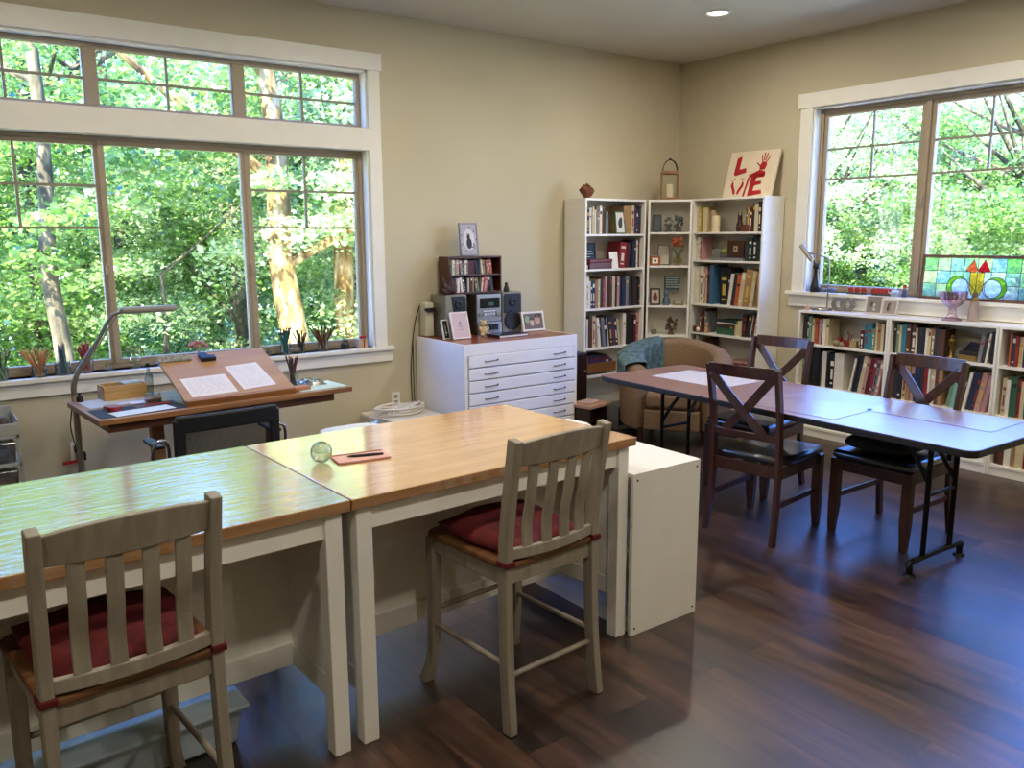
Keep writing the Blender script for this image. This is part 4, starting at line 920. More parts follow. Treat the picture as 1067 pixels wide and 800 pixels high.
def circ(x, z, r_, n=20): return [(x + r_ * math.cos(2 * PI * i / n), z + r_ * math.sin(2 * PI * i / n)) for i in range(n)]
SHAPES = []
for s_ in (-1, 1):
    SHAPES.append((circ(cx + s_ * .112, b0 + .07, .066), 10)); 
    SHAPES.append((circ(cx + s_ * .135, b0 + .075, .078), 11))
STEM = [(cx - .05, GH - .125), (cx - .048, .10), (cx - .03, .05), (cx, b0 + .008), (cx + .03, .05), (cx + .048, .10), (cx + .05, GH - .125)]
SHAPES = [([(cx - .084, GH - .115), (cx - .032, GH - .030), (cx + .002, GH - .11), (cx - .02, GH - .128)], 13), ([(cx + .002, GH - .11), (cx + .047, GH - .030), (cx + .090, GH - .115), (cx + .03, GH - .128)], 14), (STEM, 12)] + SHAPES
def inside(x, z, p):
    c = False
    for i in range(len(p)):
        (xa, za), (xb, zb) = p[i], p[i - 1]
        if (za > z) != (zb > z) and x < (xb - xa) * (z - za) / (zb - za) + xa: c = not c
    return c
pc = MB(); st = .0045; nx, nz = int((GW - .044) / st), int((GH - .044) / st); gv = [[pc.bm.verts.new((.022 + (GW - .044) * i / nx, .0095, .022 + (GH - .044) * k / nz)) for k in range(nz + 1)] for i in range(nx + 1)]
for i in range(nx):
    for k in range(nz):
        x, z = .022 + (GW - .044) * (i + .5) / nx, .022 + (GH - .044) * (k + .5) / nz
        f = pc.bm.faces.new((gv[i][k], gv[i + 1][k], gv[i + 1][k + 1], gv[i][k + 1]))
        f.material_index = next((mi for p, mi in SHAPES if inside(x, z, p)), order[(2 - min(2, int((z - .022) / rh))) * 8 + min(7, int((x - .022) / cw))])
o = pc.build('glass_pieces', [stained(h) for h in gp + ['#fff6e2', '#8cba2e', '#e8ae2c', '#e8562a', '#c01824']], t)
for p, mi in SHAPES:
    e = MB(); e.tube([(x, .0085, z) for x, z in p + p[:1]], .0028, seg=5); e.build('lead_line', BLACK, t)
m = MB()
def clear_run(pts):
    run = []
    for p in pts:
        hit = any(inside(p[0], p[2], q_) for q_, _ in SHAPES)
        if not hit: run.append(p)
        if (hit or p is pts[-1]) and len(run) > 1: m.tube([run[0], run[-1]], .0024, seg=5)
        if hit: run = []
for c_ in range(1, 8): clear_run([(.022 + c_ * cw, .0085, .022 + (GH - .044) * k / 60) for k in range(61)])
for r_ in (1, 2): clear_run([(.022 + (GW - .044) * k / 160, .0085, .022 + r_ * rh) for k in range(161)])
m.tube([(cx - .045, .0085, .12), (cx, .0085, .075), (cx + .045, .0085, .12)], .0026, seg=5).tube([(cx, .0085, .03), (cx, .0085, .205)], .0026, seg=5)
m.build('lead_line', BLACK, t)
t.rotation_euler = (-.05, 0, -PI / 2)

# ------------------------------------------------------------------ file cabinet and stereo
t = E('flat_file_cabinet', (3.355, 5.155, 0), 0, 'wide white flat file cabinet with shallow drawers and reddish wooden top', 'cabinet')
FWd, FD, FH = 1.105, .72, .888
MB().box(0, FWd, .02, FD, 0, FH - .018).box(0, FWd, 0, .02, 0, .13).box(0, FWd, 0, .02, .803, FH - .018).box(0, .028, 0, .02, .13, .803).box(FWd - .028, FWd, 0, .02, .13, .803).build('body', LAMW, t, bevel=.002)
MB().box(.018, FWd - .018, .018, FD, FH - .018, FH).build('top', wood('#7c3f22', '#9c5832', .3, 'x', coat=.3), t)
MB().box(0, FWd, 0, .018, FH - .018, FH + .001).box(0, .018, .018, FD, FH - .018, FH + .001).box(FWd - .018, FWd, .018, FD, FH - .018, FH + .001).build('top_edge', LAMW, t)
for i in range(7):
    z1 = .798 - .0965 * i
    d = MB().box(.035, FWd - .035, -.010, .018, z1 - .087, z1).build('drawer', LAMW, t, bevel=.004)
    for fx in (.21, .82):
        x = FWd * fx; zc = z1 - .045
        h = MB().tube([(x - .055, -.010, zc), (x - .052, -.026, zc - .002), (x + .052, -.026, zc + .003), (x + .055, -.010, zc)], .004, seg=6)
        h.ball(x + .052, -.027, zc + .006, .008, seg=8).build('drawer_pull', pm('#5a5654', .3, metal=.9), d, smooth=True)
TZ = .889
def spk(loc, rz, lab, fl):
    t = E('stereo_speaker', loc, rz, lab, 'speaker', 'stereo speakers on the file cabinet')
    W, D, H = .20, .23, .335
    MB().box(0, W, .0, D, 0, H).build('cabinet_box', pm('#8c8a7c', .35, metal=.4), t, bevel=.004)
    MB().prism([(.075 if fl else .01, 0), (.19, 0), (.19, .145), (.175, .16), (.05 if fl else .025, .16), (.055 if fl else .01, .14)], 0, .006, M=T(0, 0, .325) @ R(-PI / 2, 'X') @ T(0, 0, -.006) if False else T(0, 0, .165) @ R(PI / 2, 'X')).build('tweeter_grille', pm('#1c2128', .6), t, bevel=.002)
    for z, r_ in ((.255, .035), (.10, .082)):
        c = MB().lathe([(r_, 0), (r_ * .98, .010), (r_ * .6, .012), (r_ * .3, .004), (.001, .008)], seg=28, M=T(.118 if fl else .10, -.004, z) @ R(PI / 2, 'X')).build('driver', pm('#15181c', .5), t, smooth=True)
    return t
spk((3.50, 5.64, TZ), 0, 'silver stereo speaker with dark round grilles behind the pink framed card', True)
spk((4.055, 5.64, TZ), 0, 'silver stereo speaker with dark round grilles behind the dark flat book', False)
t = E('mini_stereo', (3.79, 5.63, TZ), 0, 'silver and black mini stereo between its two speakers', 'stereo')
MB().box(0, .245, .012, .235, 0, .33).build('body', pm('#3c362a', .4), t, bevel=.003)
FP = pm('#a9adb2', .25, metal=.7, key='silver_face')
MB().box(0.0, .245, -.002, .012, .105, .33).build('upper_face', FP, t, bevel=.004); MB().box(0.0, .245, -.014, .012, 0, .10).build('lower_face', FP, t, bevel=.006)
MB().box(.03, .225, -.006, 0, .215, .30).build('display', pm('#0e1214', .15), t, bevel=.002); MB().box(.05, .205, -.0185, -.012, .035, .082).build('cassette_window', pm('#10161c', .15), t, bevel=.004)
m = MB()
for (x, w_) in ((.115, .004), (.125, .012), (.142, .004), (.15, .012)): m.box(x, x + w_, -.008, -.005, .235, .262)
m.build('display_digits', pm('#3f6b62', .5), t)
for x in (.035, .212): MB().cyl(0, 0, 0, .014, .020, seg=20, M=T(x, -.002, .165) @ R(PI / 2, 'X')).build('knob', CHROME, t, smooth=True, bevel=.002)
m = MB()
for k in range(4): m.box(.07 + k * .028, .092 + k * .028, -.008, -.002, .155, .175)
m.box(.065, .18, -.006, -.002, .185, .195).build('buttons', pm('#c4c6c8', .3, metal=.5), t, bevel=.001)
# music rack on top
t = E('music_rack', (3.575, 5.705, TZ + .336), 0, 'dark red wooden two-row music rack on top of the stereo', 'rack')
RW = wood('#3c1c10', '#5c2e1c', .35, 'x'); Wk, Hk, Dk = .52, .30, .155
for x in (0, Wk - .012): MB().box(x, x + .012, 0, Dk, 0, Hk).build('side_panel', RW, t, bevel=.001)
MB().box(.012, Wk - .012, 0, Dk, Hk - .012, Hk).build('top_board', RW, t); MB().box(.012, Wk - .012, 0, Dk, .0, .012).build('bottom_board', RW, t); MB().box(.012, Wk - .012, 0, Dk, .144, .154).build('shelf', RW, t); MB().box(.012, Wk - .012, Dk - .006, Dk, .012, Hk - .012).build('back_board', RW, t)
MK = E('music_rack_frame', (3.575, 5.705, TZ + .336)); 
cols = 'green,cream,white,sage,pink,grey,charcoal,white,grey,maroon,brown,maroon,charcoal,navy,charcoal,white,tan,charcoal,pink,brown,orange'.split(',')
r5 = random.Random(5)
def cds(z, cl, where):
    it = []
    for i, c in enumerate(cl):
        e = [c, r5.choice([12, 14, 20, 24]), round(r5.uniform(.86, .95), 2)]
        if i % 7 in (5, 6): e.append(-8)
        elif i > 14: e.append(-7 if z > .1 else 8)
        it.append(e)
    row(MK, z, .014, it, .128, where, 'music cases in the wooden rack', y0=.006, name='music_case', dmax=.12)
cds(.154, cols, 'upper row of the music rack'); cds(.012, [cols[(i * 5 + 3) % 21] for i in range(21)], 'lower row of the music rack')
bpy.data.objects.remove(MK)
MF = None
t = frame_thing('cat_card', None, 3.80, 5.735, TZ + .337 + .301, .175, .265, '#8a8594', '#a9a3ae', 'grey violet patterned card with a black cat, standing on the music rack', -.12, cat='card', bord=.012,
    motif=[('#d2cfd4', ov(0, .13, .055, .085)), ('#1c1a20', ov(.0, .10, .026, .045, y=-.0035)), ('#1c1a20', ov(-.004, .15, .015, .02, y=-.0035)), ('#1c1a20', lambda m: m.tube([(.02, -.004, .07), (.045, -.004, .075), (.04, -.004, .10)], .004, seg=5, spline=3).box(-.016, -.009, -.004, -.003, .16, .18).box(.001, .008, -.004, -.003, .16, .18)),
           ('#4a4654', lambda m: [m.ball(.07 * math.cos(a * .7), -.002, .13 + .105 * math.sin(a * .7), .006, seg=6, sy=.3) for a in range(9)])])
m = MB(); q = random.Random(8)
for i in range(16):
    a = q.uniform(0, 2 * PI); r_ = q.uniform(.0, .06); m.ball(r_ * math.cos(a), r_ * .5 * math.sin(a), .02 + q.uniform(0, .045), q.uniform(.014, .026), seg=8)
m.tube([(-.0, 0, .05), (.012, 0, .10), (.0, 0, .15), (.01, 0, .19)], [.016, .012, .009, .004], seg=7); m.tube([(-.02, 0, .05), (-.045, 0, .10), (-.05, 0, .13)], [.012, .008, .004], seg=7)
for v in m.bm.verts: v.co.z = max(v.co.z, 0)
tag(m.build('root_sculpture', pm('#351008', .5, var=.5, scale=40), loc=(3.49, 5.585, TZ + .337), smooth=True), 'red brown root sculpture on the speaker in front of the music rack', 'sculpture')
o = bpy.data.objects['root_sculpture']; o.location = (3.553, 5.665, TZ + .3365); o.scale = (1.3, .7, 1.25)
m = MB(); m.lathe([(.022, 0), (.026, .02), (.018, .045), (.01, .055)], seg=12).ball(0, 0, .064, .015, seg=10)
tag(m.build('dark_figurine', pm('#2a241e', .35), loc=(4.14, 5.70, TZ + .3365), smooth=True), 'tiny dark seated figurine on the speaker at the end of the music rack', 'figurine')
frame_thing('photo_frame', None, 4.33, 5.56, TZ, .235, .165, '#e4ddcc', '#6b5a44', 'white photo frame with close-up faces on the right end of the file cabinet', -.22, bord=.016,
    motif=[('#b9967a', ov(.045, .09, .03, .04)), ('#3a2c22', ov(.05, .125, .035, .016)), ('#8fa07a', ov(-.06, .10, .026, .03)), ('#caa88c', ov(-.015, .07, .022, .028)), ('#3c3228', ov(-.02, .10, .026, .014))])
frame_thing('framed_card', None, 3.545, 5.475, TZ, .165, .215, '#e0d5cd', '#c8b0b0', 'pink printed card in a white frame leaning on the speaker', -.28, bord=.012,
    motif=[('#8a7580', lambda m: m.box(-.02, .022, -.003, -.001, .095, .10).box(-.014, .016, -.003, -.001, .11, .125).box(-.008, .01, -.003, -.001, .13, .14).box(-.03, .03, -.003, -.001, .07, .073))])
frame_thing('photo_frame', None, 3.44, 5.53, TZ, .075, .155, '#cfcac2', '#15130f', 'narrow black and white frame left of the pink card', -.22, yaw=.3, bord=.008, motif=[('#c9c4ba', lambda m: m.box(-.02, .02, -.003, -.001, .05, .054).box(-.004, .0, -.003, -.001, .03, .11))])
t = E('toy_bear', (3.80, 5.555, TZ), 0, 'small cream plush bear sitting in front of the stereo', 'soft toy')
PL = pm('#c4ae84', .95, var=.2, scale=60, bump=.5, key='plush')
m = MB().ball(0, 0, .042, .036, sz=1.15).ball(0, -.004, .098, .028).ball(-.022, 0, .122, .010).ball(.022, 0, .122, .010).ball(-.03, -.03, .014, .016, sy=1.4).ball(.03, -.03, .014, .016, sy=1.4).ball(-.038, -.01, .06, .013, sz=1.5).ball(.038, -.01, .06, .013, sz=1.5)
m.build('body', PL, t, smooth=True); MB().ball(0, -.031, .094, .006).ball(-.010, -.028, .106, .0035).ball(.010, -.028, .106, .0035).build('face', BLACK, t, smooth=True)
t = E('dark_book', (3.80, 5.33, TZ), .04, 'dark slim book lying flat in front of the stereo', 'book')
MB().box(0, .30, 0, .17, .0, .004).box(0, .30, 0, .17, .019, .023).box(0, .004, 0, .17, .004, .019).build('cover', pm('#241c26', .4), t); MB().box(.004, .295, .003, .165, .004, .019).build('page_block', PAPER, t)
t = E('air_purifier', (3.405, 5.70, TZ), 0, 'slim white tower with a black box clipped on, at the cabinet corner', 'appliance')
MB().box(0, .075, 0, .10, 0, .275).build('body', pm('#c9c4ae', .5), t, bevel=.012); MB().box(-.004, .076, -.028, 0, .205, .235).ball(-.012, -.012, .222, .010).build('black_box', BLACK, t, bevel=.003)
o = bpy.data.objects['air_purifier']; o.location = (3.39, 5.765, TZ)
m = MB().tube([(3.395, 5.868, TZ + .25), (3.37, 5.885, TZ + .16), (3.345, 5.89, TZ + .04), (3.325, 5.885, .80), (3.31, 5.888, .60), (3.312, 5.888, .42), (3.318, 5.89, .355)], .004, spline=4)
m.tube([(3.335, 5.892, .86), (3.335, 5.892, .55), (3.338, 5.892, .355)], .0035)
tag(m.build('stereo_cable', BLACK, smooth=True), 'thin dark cord hanging beside the white file cabinet', 'cord')
tag(MB().box(3.13, 3.205, YA - .006, YA, .33, .445).mat(1).box(3.15, 3.185, YA - .0075, YA - .005, .35, .38).box(3.15, 3.185, YA - .0075, YA - .005, .395, .425).build('wall_outlet', [LAM, pm('#a8a294', .5)]), 'pale outlet plate on the wall above the white printer', 'outlet')
# white printer and coiled cables
t = E('printer', (2.80, 5.36, 0), 0, 'low white printer on a stand beside the file cabinet, under a heap of cable', 'printer')
PW = pm('#d8d2c0', .45, key='ivory_plastic')
MB().box(.0, .50, 0, .46, .11, .34).build('body', PW, t, bevel=.02); MB().box(.03, .47, .02, .44, 0, .11).build('stand', pm('#6a665c', .5), t); MB().box(.06, .44, -.006, .02, .15, .19).build('paper_slot', BLACK, t)
m = MB(); q = random.Random(12)
for k in range(4):
    p = [(.20 * math.cos(a) * (1 + q.uniform(-.15, .15)) + q.uniform(-.01, .01), .10 * math.sin(a) * (1 + q.uniform(-.2, .2)), .012 + k * .014 + q.uniform(0, .012)) for a in [i * PI / 5 + k * .5 for i in range(11)]]
    m.tube(p, .0075, spline=4, seg=6)
for k in range(5): m.tube([(-.16 + .05 * k, -.09, .03 + .008 * k), (.02 + .04 * k, .01, .075), (.10 + .01 * k, .09, .03)], .0075, spline=4, seg=6)
tag(m.build('cable_coil', pm('#e4ddd2', .5, key='white_cable'), loc=(3.02, 5.56, .341), smooth=True), 'heap of white extension cable on the printer', 'cable')
m = MB().lathe([(.13, 0), (.155, .08), (.15, .16), (.10, .21), (.03, .235)], seg=24, cap=False)
tag(m.build('clear_dome', glass('#e8e6de', .9, key='dome_plastic', rough=.1), loc=(2.60, 5.10, .20), smooth=True), 'clear plastic dome container left of the printer', 'container')
tag(MB().box(-.17, .17, -.17, .17, 0, .19).build('cardboard_box', pm('#b9b09c', .8), loc=(2.60, 5.10, 0), bevel=.004), 'pale box under the clear dome left of the printer', 'box')
t = E('white_stool', (2.03, 4.28, 0), 0, 'white plastic stool between the drafting chair and the printer', 'stool')
MB().prism([(.19 * math.copysign(abs(math.cos(a)) ** .6, math.cos(a)), .16 * math.copysign(abs(math.sin(a)) ** .6, math.sin(a))) for a in [i * PI / 14 for i in range(28)]], .565, .60).build('seat', pm('#dcd9d4', .35), t, bevel=.012)
for sx in (-1, 1):
    for sy in (-1, 1): MB().tube([(sx * .17, sy * .14, 0), (sx * .13, sy * .10, .57)], .016).build('leg', pm('#dcd9d4', .35), t)

# dark cabinet and little table between the file cabinet and the armchair
t = E('dark_cabinet', (4.60, 5.50, 0), 0, 'narrow dark brown cabinet in the gap beside the file cabinet', 'cabinet')
MB().box(0, .29, .012, .36, 0, .66).build('body', wood('#1c0e0a', '#2e1810', .4, 'z'), t, bevel=.003); d = MB().box(.01, .28, 0, .012, .05, .65).build('door', wood('#24120c', '#361c14', .4, 'z'), t, bevel=.002); MB().ball(.25, -.008, .50, .010).build('knob', GREYM, d, smooth=True)
t = E('step_stool', (4.57, 5.12, 0), .2, 'low dark stool with a pinkish top beside the tall bookcase', 'stool')
MB().box(-.14, .14, -.12, .12, .285, .31).build('top', wood('#a07a68', '#b8927e', .5, 'x'), t, bevel=.004)
for sx in (-1, 1): MB().box(sx * .11 - .012, sx * .11 + .012, -.10, .10, 0, .285).build('leg', wood('#1c0e0a', '#2e1810', .4, 'z'), t)
MB().box(-.098, .098, -.01, .01, .12, .24).build('stretcher', wood('#1c0e0a', '#2e1810', .4, 'z'), t)
tag(MB().box(-.09, .09, -.06, .06, 0, .012).build('booklet', pm('#b89a94', .7, var=.2), loc=(4.57, 5.12, .311), rz=.35), 'small pinkish booklet on the low dark stool', 'booklet')
tag(MB().prism([(-.12, 0), (-.09, .025), (0, .032), (.10, .05), (.13, .03), (.13, 0)], -.07, .07, M=R(PI / 2, 'X')).build('folded_paper', PAPER, loc=(2.60, 3.10, .722), rz=.1), 'curled white paper on the low bookcase behind the oak counter', 'paper')
t = E('wire_basket', (5.12, 5.30, 0), 0, 'small grey framed box on the floor between the tall bookcase and armchair', 'box')
MB().box(-.14, .14, -.10, .10, .02, .03).box(-.14, .14, -.10, .10, .20, .21).box(-.14, -.125, -.10, .10, .03, .20).box(.125, .14, -.10, .10, .03, .20).box(-.125, .125, .09, .10, .03, .20).build('case', pm('#77736a', .5), t, bevel=.003)
MB().box(-.14, .14, -.10, .10, 0, .02).build('base', pm('#77736a', .5), t); MB().box(-.12, .12, -.09, .08, .03, .14).build('contents', pm('#1e1c1a', .7, var=.4, scale=30), t, bevel=.006)

# ------------------------------------------------------------------ tub armchair
ARMF = pm('#7c6246', .85, var=.12, scale=60, bump=.25, key='tan_suede')
AX, AY, AR = 5.17, 4.71, math.radians(128)
t = E('tub_armchair', (AX, AY, 0), AR, 'tan suede tub armchair with dark red legs in front of the corner bookcases', 'armchair')
# wrap-around back and arms: swept upright section, local +y is the front
bm = bmesh.new(); rings = []; n = 28
for i in range(n + 1):
    a = math.radians(-38 - 284 * i / n) if False else math.radians(52 - 284 * i / n)   # from right arm front round the back to the left arm front
    f = abs(i / n * 2 - 1)
    top = .81 - .19 * f ** 1.4; ro, ri = .455, .290
    sx, sy = 1.0, 1.0
    ca, sa = math.cos(a), math.sin(a)
    prof = [(ro, .13), (ro + .012, .35), (ro + .004, top - .06), (ro - .02, top - .015), ((ro + ri) / 2, top), (ri + .02, top - .015), (ri, top - .06), (ri + .01, .42), (ri + .01, .13)]
    rings.append([bm.verts.new((r_ * ca * sx, r_ * sa * sy, z)) for r_, z in prof])
for a, b in zip(rings, rings[1:]):
    for k in range(9): bm.faces.new((a[k], b[k], b[(k + 1) % 9], a[(k + 1) % 9]))
bm.faces.new(rings[0]); bm.faces.new(rings[-1][::-1])
mb = MB(); mb.bm.free(); mb.bm = bm; mb.build('shell', ARMF, t, smooth=True, bevel=.02)
pts = [(.29 * math.cos(math.radians(a)), .29 * math.sin(math.radians(a))) for a in range(140, 401, 10)] + [(.22, .36), (-.22, .36)]
MB().prism(pts, .14, .30).build('seat_base', ARMF, t, bevel=.01)
MB().prism([(x * .97, y_ * .97 + .004) for x, y_ in pts], .305, .44).build('seat_cushion', ARMF, t, bevel=.035, smooth=True)
LG = wood('#3a0f0c', '#571a14', .35, 'z', key='dark_red_wood')
for sx in (-1, 1):
    MB().box(sx * .26 - .024, sx * .26 + .024, .20, .248, 0, .14, taper=.7).build('leg', LG, t); MB().box(sx * .22 - .024, sx * .22 + .024, -.27, -.222, 0, .14, taper=.7).build('leg', LG, t)
# throw: cloth sheet following the shell over one arm
def TH(u): return .05 + .35 * u
bm = bmesh.new(); g = []; nu, nv = 36, 26; q = random.Random(5)
for i in range(nu + 1):
    u = i / nu; a = math.radians(52 - 284 * TH(u)); f = abs(TH(u) * 2 - 1); top = .81 - .19 * f ** 1.4
    col = []
    for k in range(nv + 1):
        v = k / nv; s_ = v * .60 - .26    # arc length across the rim
        rr0, rr1 = .470, .277
        wob = .009 * math.sin(u * 34 + v * 5) + .004 * math.sin(u * 70)
        if s_ < -.095: r_, z = rr0 + .012 + wob, top + .004 + (s_ + .095)
        elif s_ > .095: r_, z = rr1 - .006 - wob, top + .004 - (s_ - .095)
        else: t_ = (s_ + .095) / .19; r_ = rr0 + .012 + (rr1 - rr0 - .018) * t_; z = top + .012 + .012 * math.sin(PI * t_)
        z += .02 * math.sin(u * 11) * (1 if s_ < -.2 else 0)
        col.append(bm.verts.new((r_ * math.cos(a), r_ * math.sin(a), z)))
    g.append(col)
for i in range(nu):
    for k in range(nv): bm.faces.new((g[i][k], g[i + 1][k], g[i + 1][k + 1], g[i][k + 1]))
mb = MB(); mb.bm.free(); mb.bm = bm
thm = pm('#546a6c', .95, var=.45, scale=28, bump=.6, key='teal_woven_throw')
o = mb.build('throw_blanket', thm, smooth=True, loc=(AX, AY, 0), rz=AR); sl = o.modifiers.new('thick', 'SOLIDIFY'); sl.thickness = .007; sl.offset = 0
tag(o, 'teal woven throw draped over the tub armchair', 'blanket')

# ------------------------------------------------------------------ drafting table
DR = .075
t = E('drafting_table', (.775, 4.69, 0), DR, 'wooden drafting table with a tilted centre board under the large window', 'desk')
DW_ = wood('#7f5430', '#a2713f', .42, 'x', key='drafting_wood')
SURF = pm('#b9bcb6', .5, var=.06, key='grey_drawing_surface'); SURF2 = pm('#cfdcc6', .6, var=.05, key='pale_green_sheet')
dp = [(0, 0), (1.50, 0), (1.50, .33), (1.16, .33), (1.16, .66), (0, .66)]
MB().prism(dp, .72, .75).build('tabletop', DW_, t, bevel=.003)
MB().box(.06, 1.40, .06, .08, .665, .72).box(.06, .08, .08, .60, .665, .72).box(1.38, 1.40, .08, .30, .665, .72).build('apron', wood('#5a3218', '#754424', .45, 'x'), t)
for x in (.35, 1.06): MB().box(x, x + .07, .30, .36, .05, .72).build('upright', DW_, t, bevel=.004); MB().box(x, x + .07, .02, .62, 0, .05).build('foot', DW_, t, bevel=.006)
MB().box(.42, 1.06, .32, .34, .18, .26).build('cross_rail', DW_, t)
TB = E('tilt_frame', (.47, .06, .762), 0); TB.parent = t; TB.rotation_euler.x = math.radians(24)
b_ = MB().prism([(0.01, 0), (.65, 0), (.665, .015), (.665, .50), (0, .50), (0, .01)], 0, .02).build('tilting_board', wood('#a07a4c', '#b28a5a', .55, 'x', key='board_wood'), TB, bevel=.004)
MB().box(0, .665, -.012, .012, -.012, .028).build('front_ledge', DW_, TB, bevel=.004)
MB().tube([(.55, .30, .745), (.55, .42, .93)], .008).tube([(1.0, .30, .745), (1.0, .42, .93)], .008).build('support_arm', GREYM, t)
def ontable(mb, name, mats, x, y_, z, lab, cat, rz=0, grp=None, smooth=False, bevel=0, tilt=False):
    o = mb.build(name, mats, smooth=smooth, bevel=bevel)
    M = T(.775, 4.69, 0) @ R(DR, 'Z')
    if tilt: M = M @ T(.47, .06, .762) @ R(math.radians(24), 'X') @ T(x, y_, z) @ R(rz, 'Z')
    else: M = M @ T(x, y_, z) @ R(rz, 'Z')
    o.matrix_world = M; return tag(o, lab, cat, grp)
def sheet(name, h, w_, l_, x, y_, z, lab, rz=0, tilt=False, marks=0, seed=1):
    m = MB().box(0, w_, 0, l_, 0, .0012); m.mat(1); q = random.Random(seed)
    for k in range(marks):
        yy = .03 + (l_ - .06) * k / max(1, marks - 1); xx = .02
        while xx < w_ - .04:
            d = q.uniform(.01, .04); m.box(xx, min(xx + d, w_ - .02), yy, yy + .003, .0012, .0016); xx += d + q.uniform(.004, .02)
    return ontable(m, name, [pm(h, .8, var=.03), pm('#c3bcb8', .8)], x, y_, z, lab, 'paper', rz, tilt=tilt)
sheet('sketch_sheet', '#dcd6d4', .27, .20, .05, .035, .0205, 'white sketch sheet lying wide on the tilted board', .02, True, 11, 3)
sheet('sketch_sheet', '#dcd6d4', .21, .27, .36, .05, .0205, 'white sketch sheet standing tall on the tilted board', .06, True, 14, 4)
m = MB()
q = random.Random(3); m.box(0, .19, 0, .07, 0, .012)
for k in range(26): m.ball(q.uniform(.01, .18), q.uniform(.008, .062), .012, q.uniform(.006, .011), seg=6, sz=.5)
ontable(m, 'pebble_tray', pm('#8b8570', .8, var=.4, scale=60), -.005, .425, .0205, 'speckled stone tray at the upper edge of the tilted board', 'tray', tilt=True)
m = MB().prism([(0, 0), (.09, 0), (.09, .035), (.055, .04), (.04, .075), (0, .075)], 0, .028); ontable(m, 'board_clip', BLACK, .235, .395, .0205, 'black clip resting at the upper edge of the tilted board', 'clip', tilt=True, bevel=.004)
t2 = sheet('cutting_mat', '#26282c', .46, .27, .02, .04, .751, 'black cutting mat at the front edge of the drafting table')
sheet('drawing_sheet', '#cdd6d4', .32, .13, .10, .03, .7535, 'pale drawing sheet lying on the black mat', .10)
sheet('art_print', '#5c4844', .12, .08, .25, .19, .7535, 'small dark art print lying on the black mat', .1)
sheet('tracing_sheet', '#b7b9b8', .34, .26, .05, .36, .7512, 'grey tracing sheet at the back of the drafting table', .04)
sheet('cut_paper', '#dad8e0', .15, .07, .26, .34, .7530, 'small white paper scraps near the acrylic box', -.1)
sheet('green_sheet', '#c3d4bb', .32, .26, 1.17, .04, .7512, 'pale green sheet on the uncovered end of the drafting table', 0)
t3 = E('wooden_tray_box', (0, 0, 0), 0, 'open light wooden box with stacked cards on the drafting table', 'box')
BX = wood('#a98350', '#c9a46e', .5, 'x')
MB().box(0, .24, 0, .008, 0, .085).box(0, .24, .132, .14, 0, .085).box(0, .008, .008, .132, 0, .085).box(.232, .24, .008, .132, 0, .085).box(.008, .232, .008, .132, 0, .008).build('body', BX, t3, bevel=.001)
t3.matrix_world = T(.775, 4.69, 0) @ R(DR, 'Z') @ T(.17, .53, .751)
for k in range(4): ontable(MB().box(0, .10, 0, .10, 0, .020), 'card_pack', pm(['#5f7a54', '#8a9a6c', '#3c4a3c', '#a8a88c'][k], .6, var=.3), .29, .55, .760 + .0207 * k, ['green', 'sage', 'dark green', 'pale'][k] + ' card pack stacked in the open wooden box', 'card pack')
m = MB().lathe([(.018, 0), (.020, .004), (.020, .035), (.010, .04), (.012, .055)], seg=14); ontable(m, 'ink_bottle', pm('#221a14', .3), .06, .62, .751, 'small dark ink bottle at the back corner of the drafting table', 'bottle', smooth=True)
m = MB().cyl(0, 0, 0, .022, .036, seg=20); ontable(m, 'red_tape', pm('#8c1c22', .4), .135, .215, .7548, 'red tape roll on the black mat', 'tape')
m = MB().cyl(0, 0, 0, .018, .038, seg=20); ontable(m, 'tan_tape', pm('#8f7a5a', .5), .14, .30, .7525, 'tan tape roll behind the red tape', 'tape')
m = MB().tube([(0, 0, 0), (.012, 0, 0), (.13, .0, 0), (.145, 0, 0)], [.002, .005, .005, .003]); ontable(m, 'red_pen', pm('#9a2028', .4), .30, .235, .757, 'red pen lying beside the tilted board', 'pen', -.1, smooth=True)
ontable(MB().box(0, .085, 0, .06, 0, .055), 'acrylic_box', glass('#f2f5f4', .35, key='acrylic'), .335, .30, .752, 'clear acrylic box beside the tilted board', 'box', bevel=.002)
ontable(MB().box(0, .075, 0, .05, 0, .018), 'wood_block', pm('#6e4a30', .6), .34, .305, .7535, 'small brown block inside the clear acrylic box', 'block')
t4 = E('bottle', (0, 0, 0), 0, 'tall thin grey blue bottle behind the tilted board beside the wooden box', 'bottle')
MB().lathe([(.022, 0), (.024, .01), (.024, .12), (.010, .14), (.010, .17)], seg=16).build('body', glass('#dbe6ea', .4, key='blue_glass'), t4, smooth=True); MB().cyl(0, 0, .17, .19, .012).build('cap', BLACK, t4)
t4.matrix_world = T(.775, 4.69, 0) @ R(DR, 'Z') @ T(.445, .60, .751)
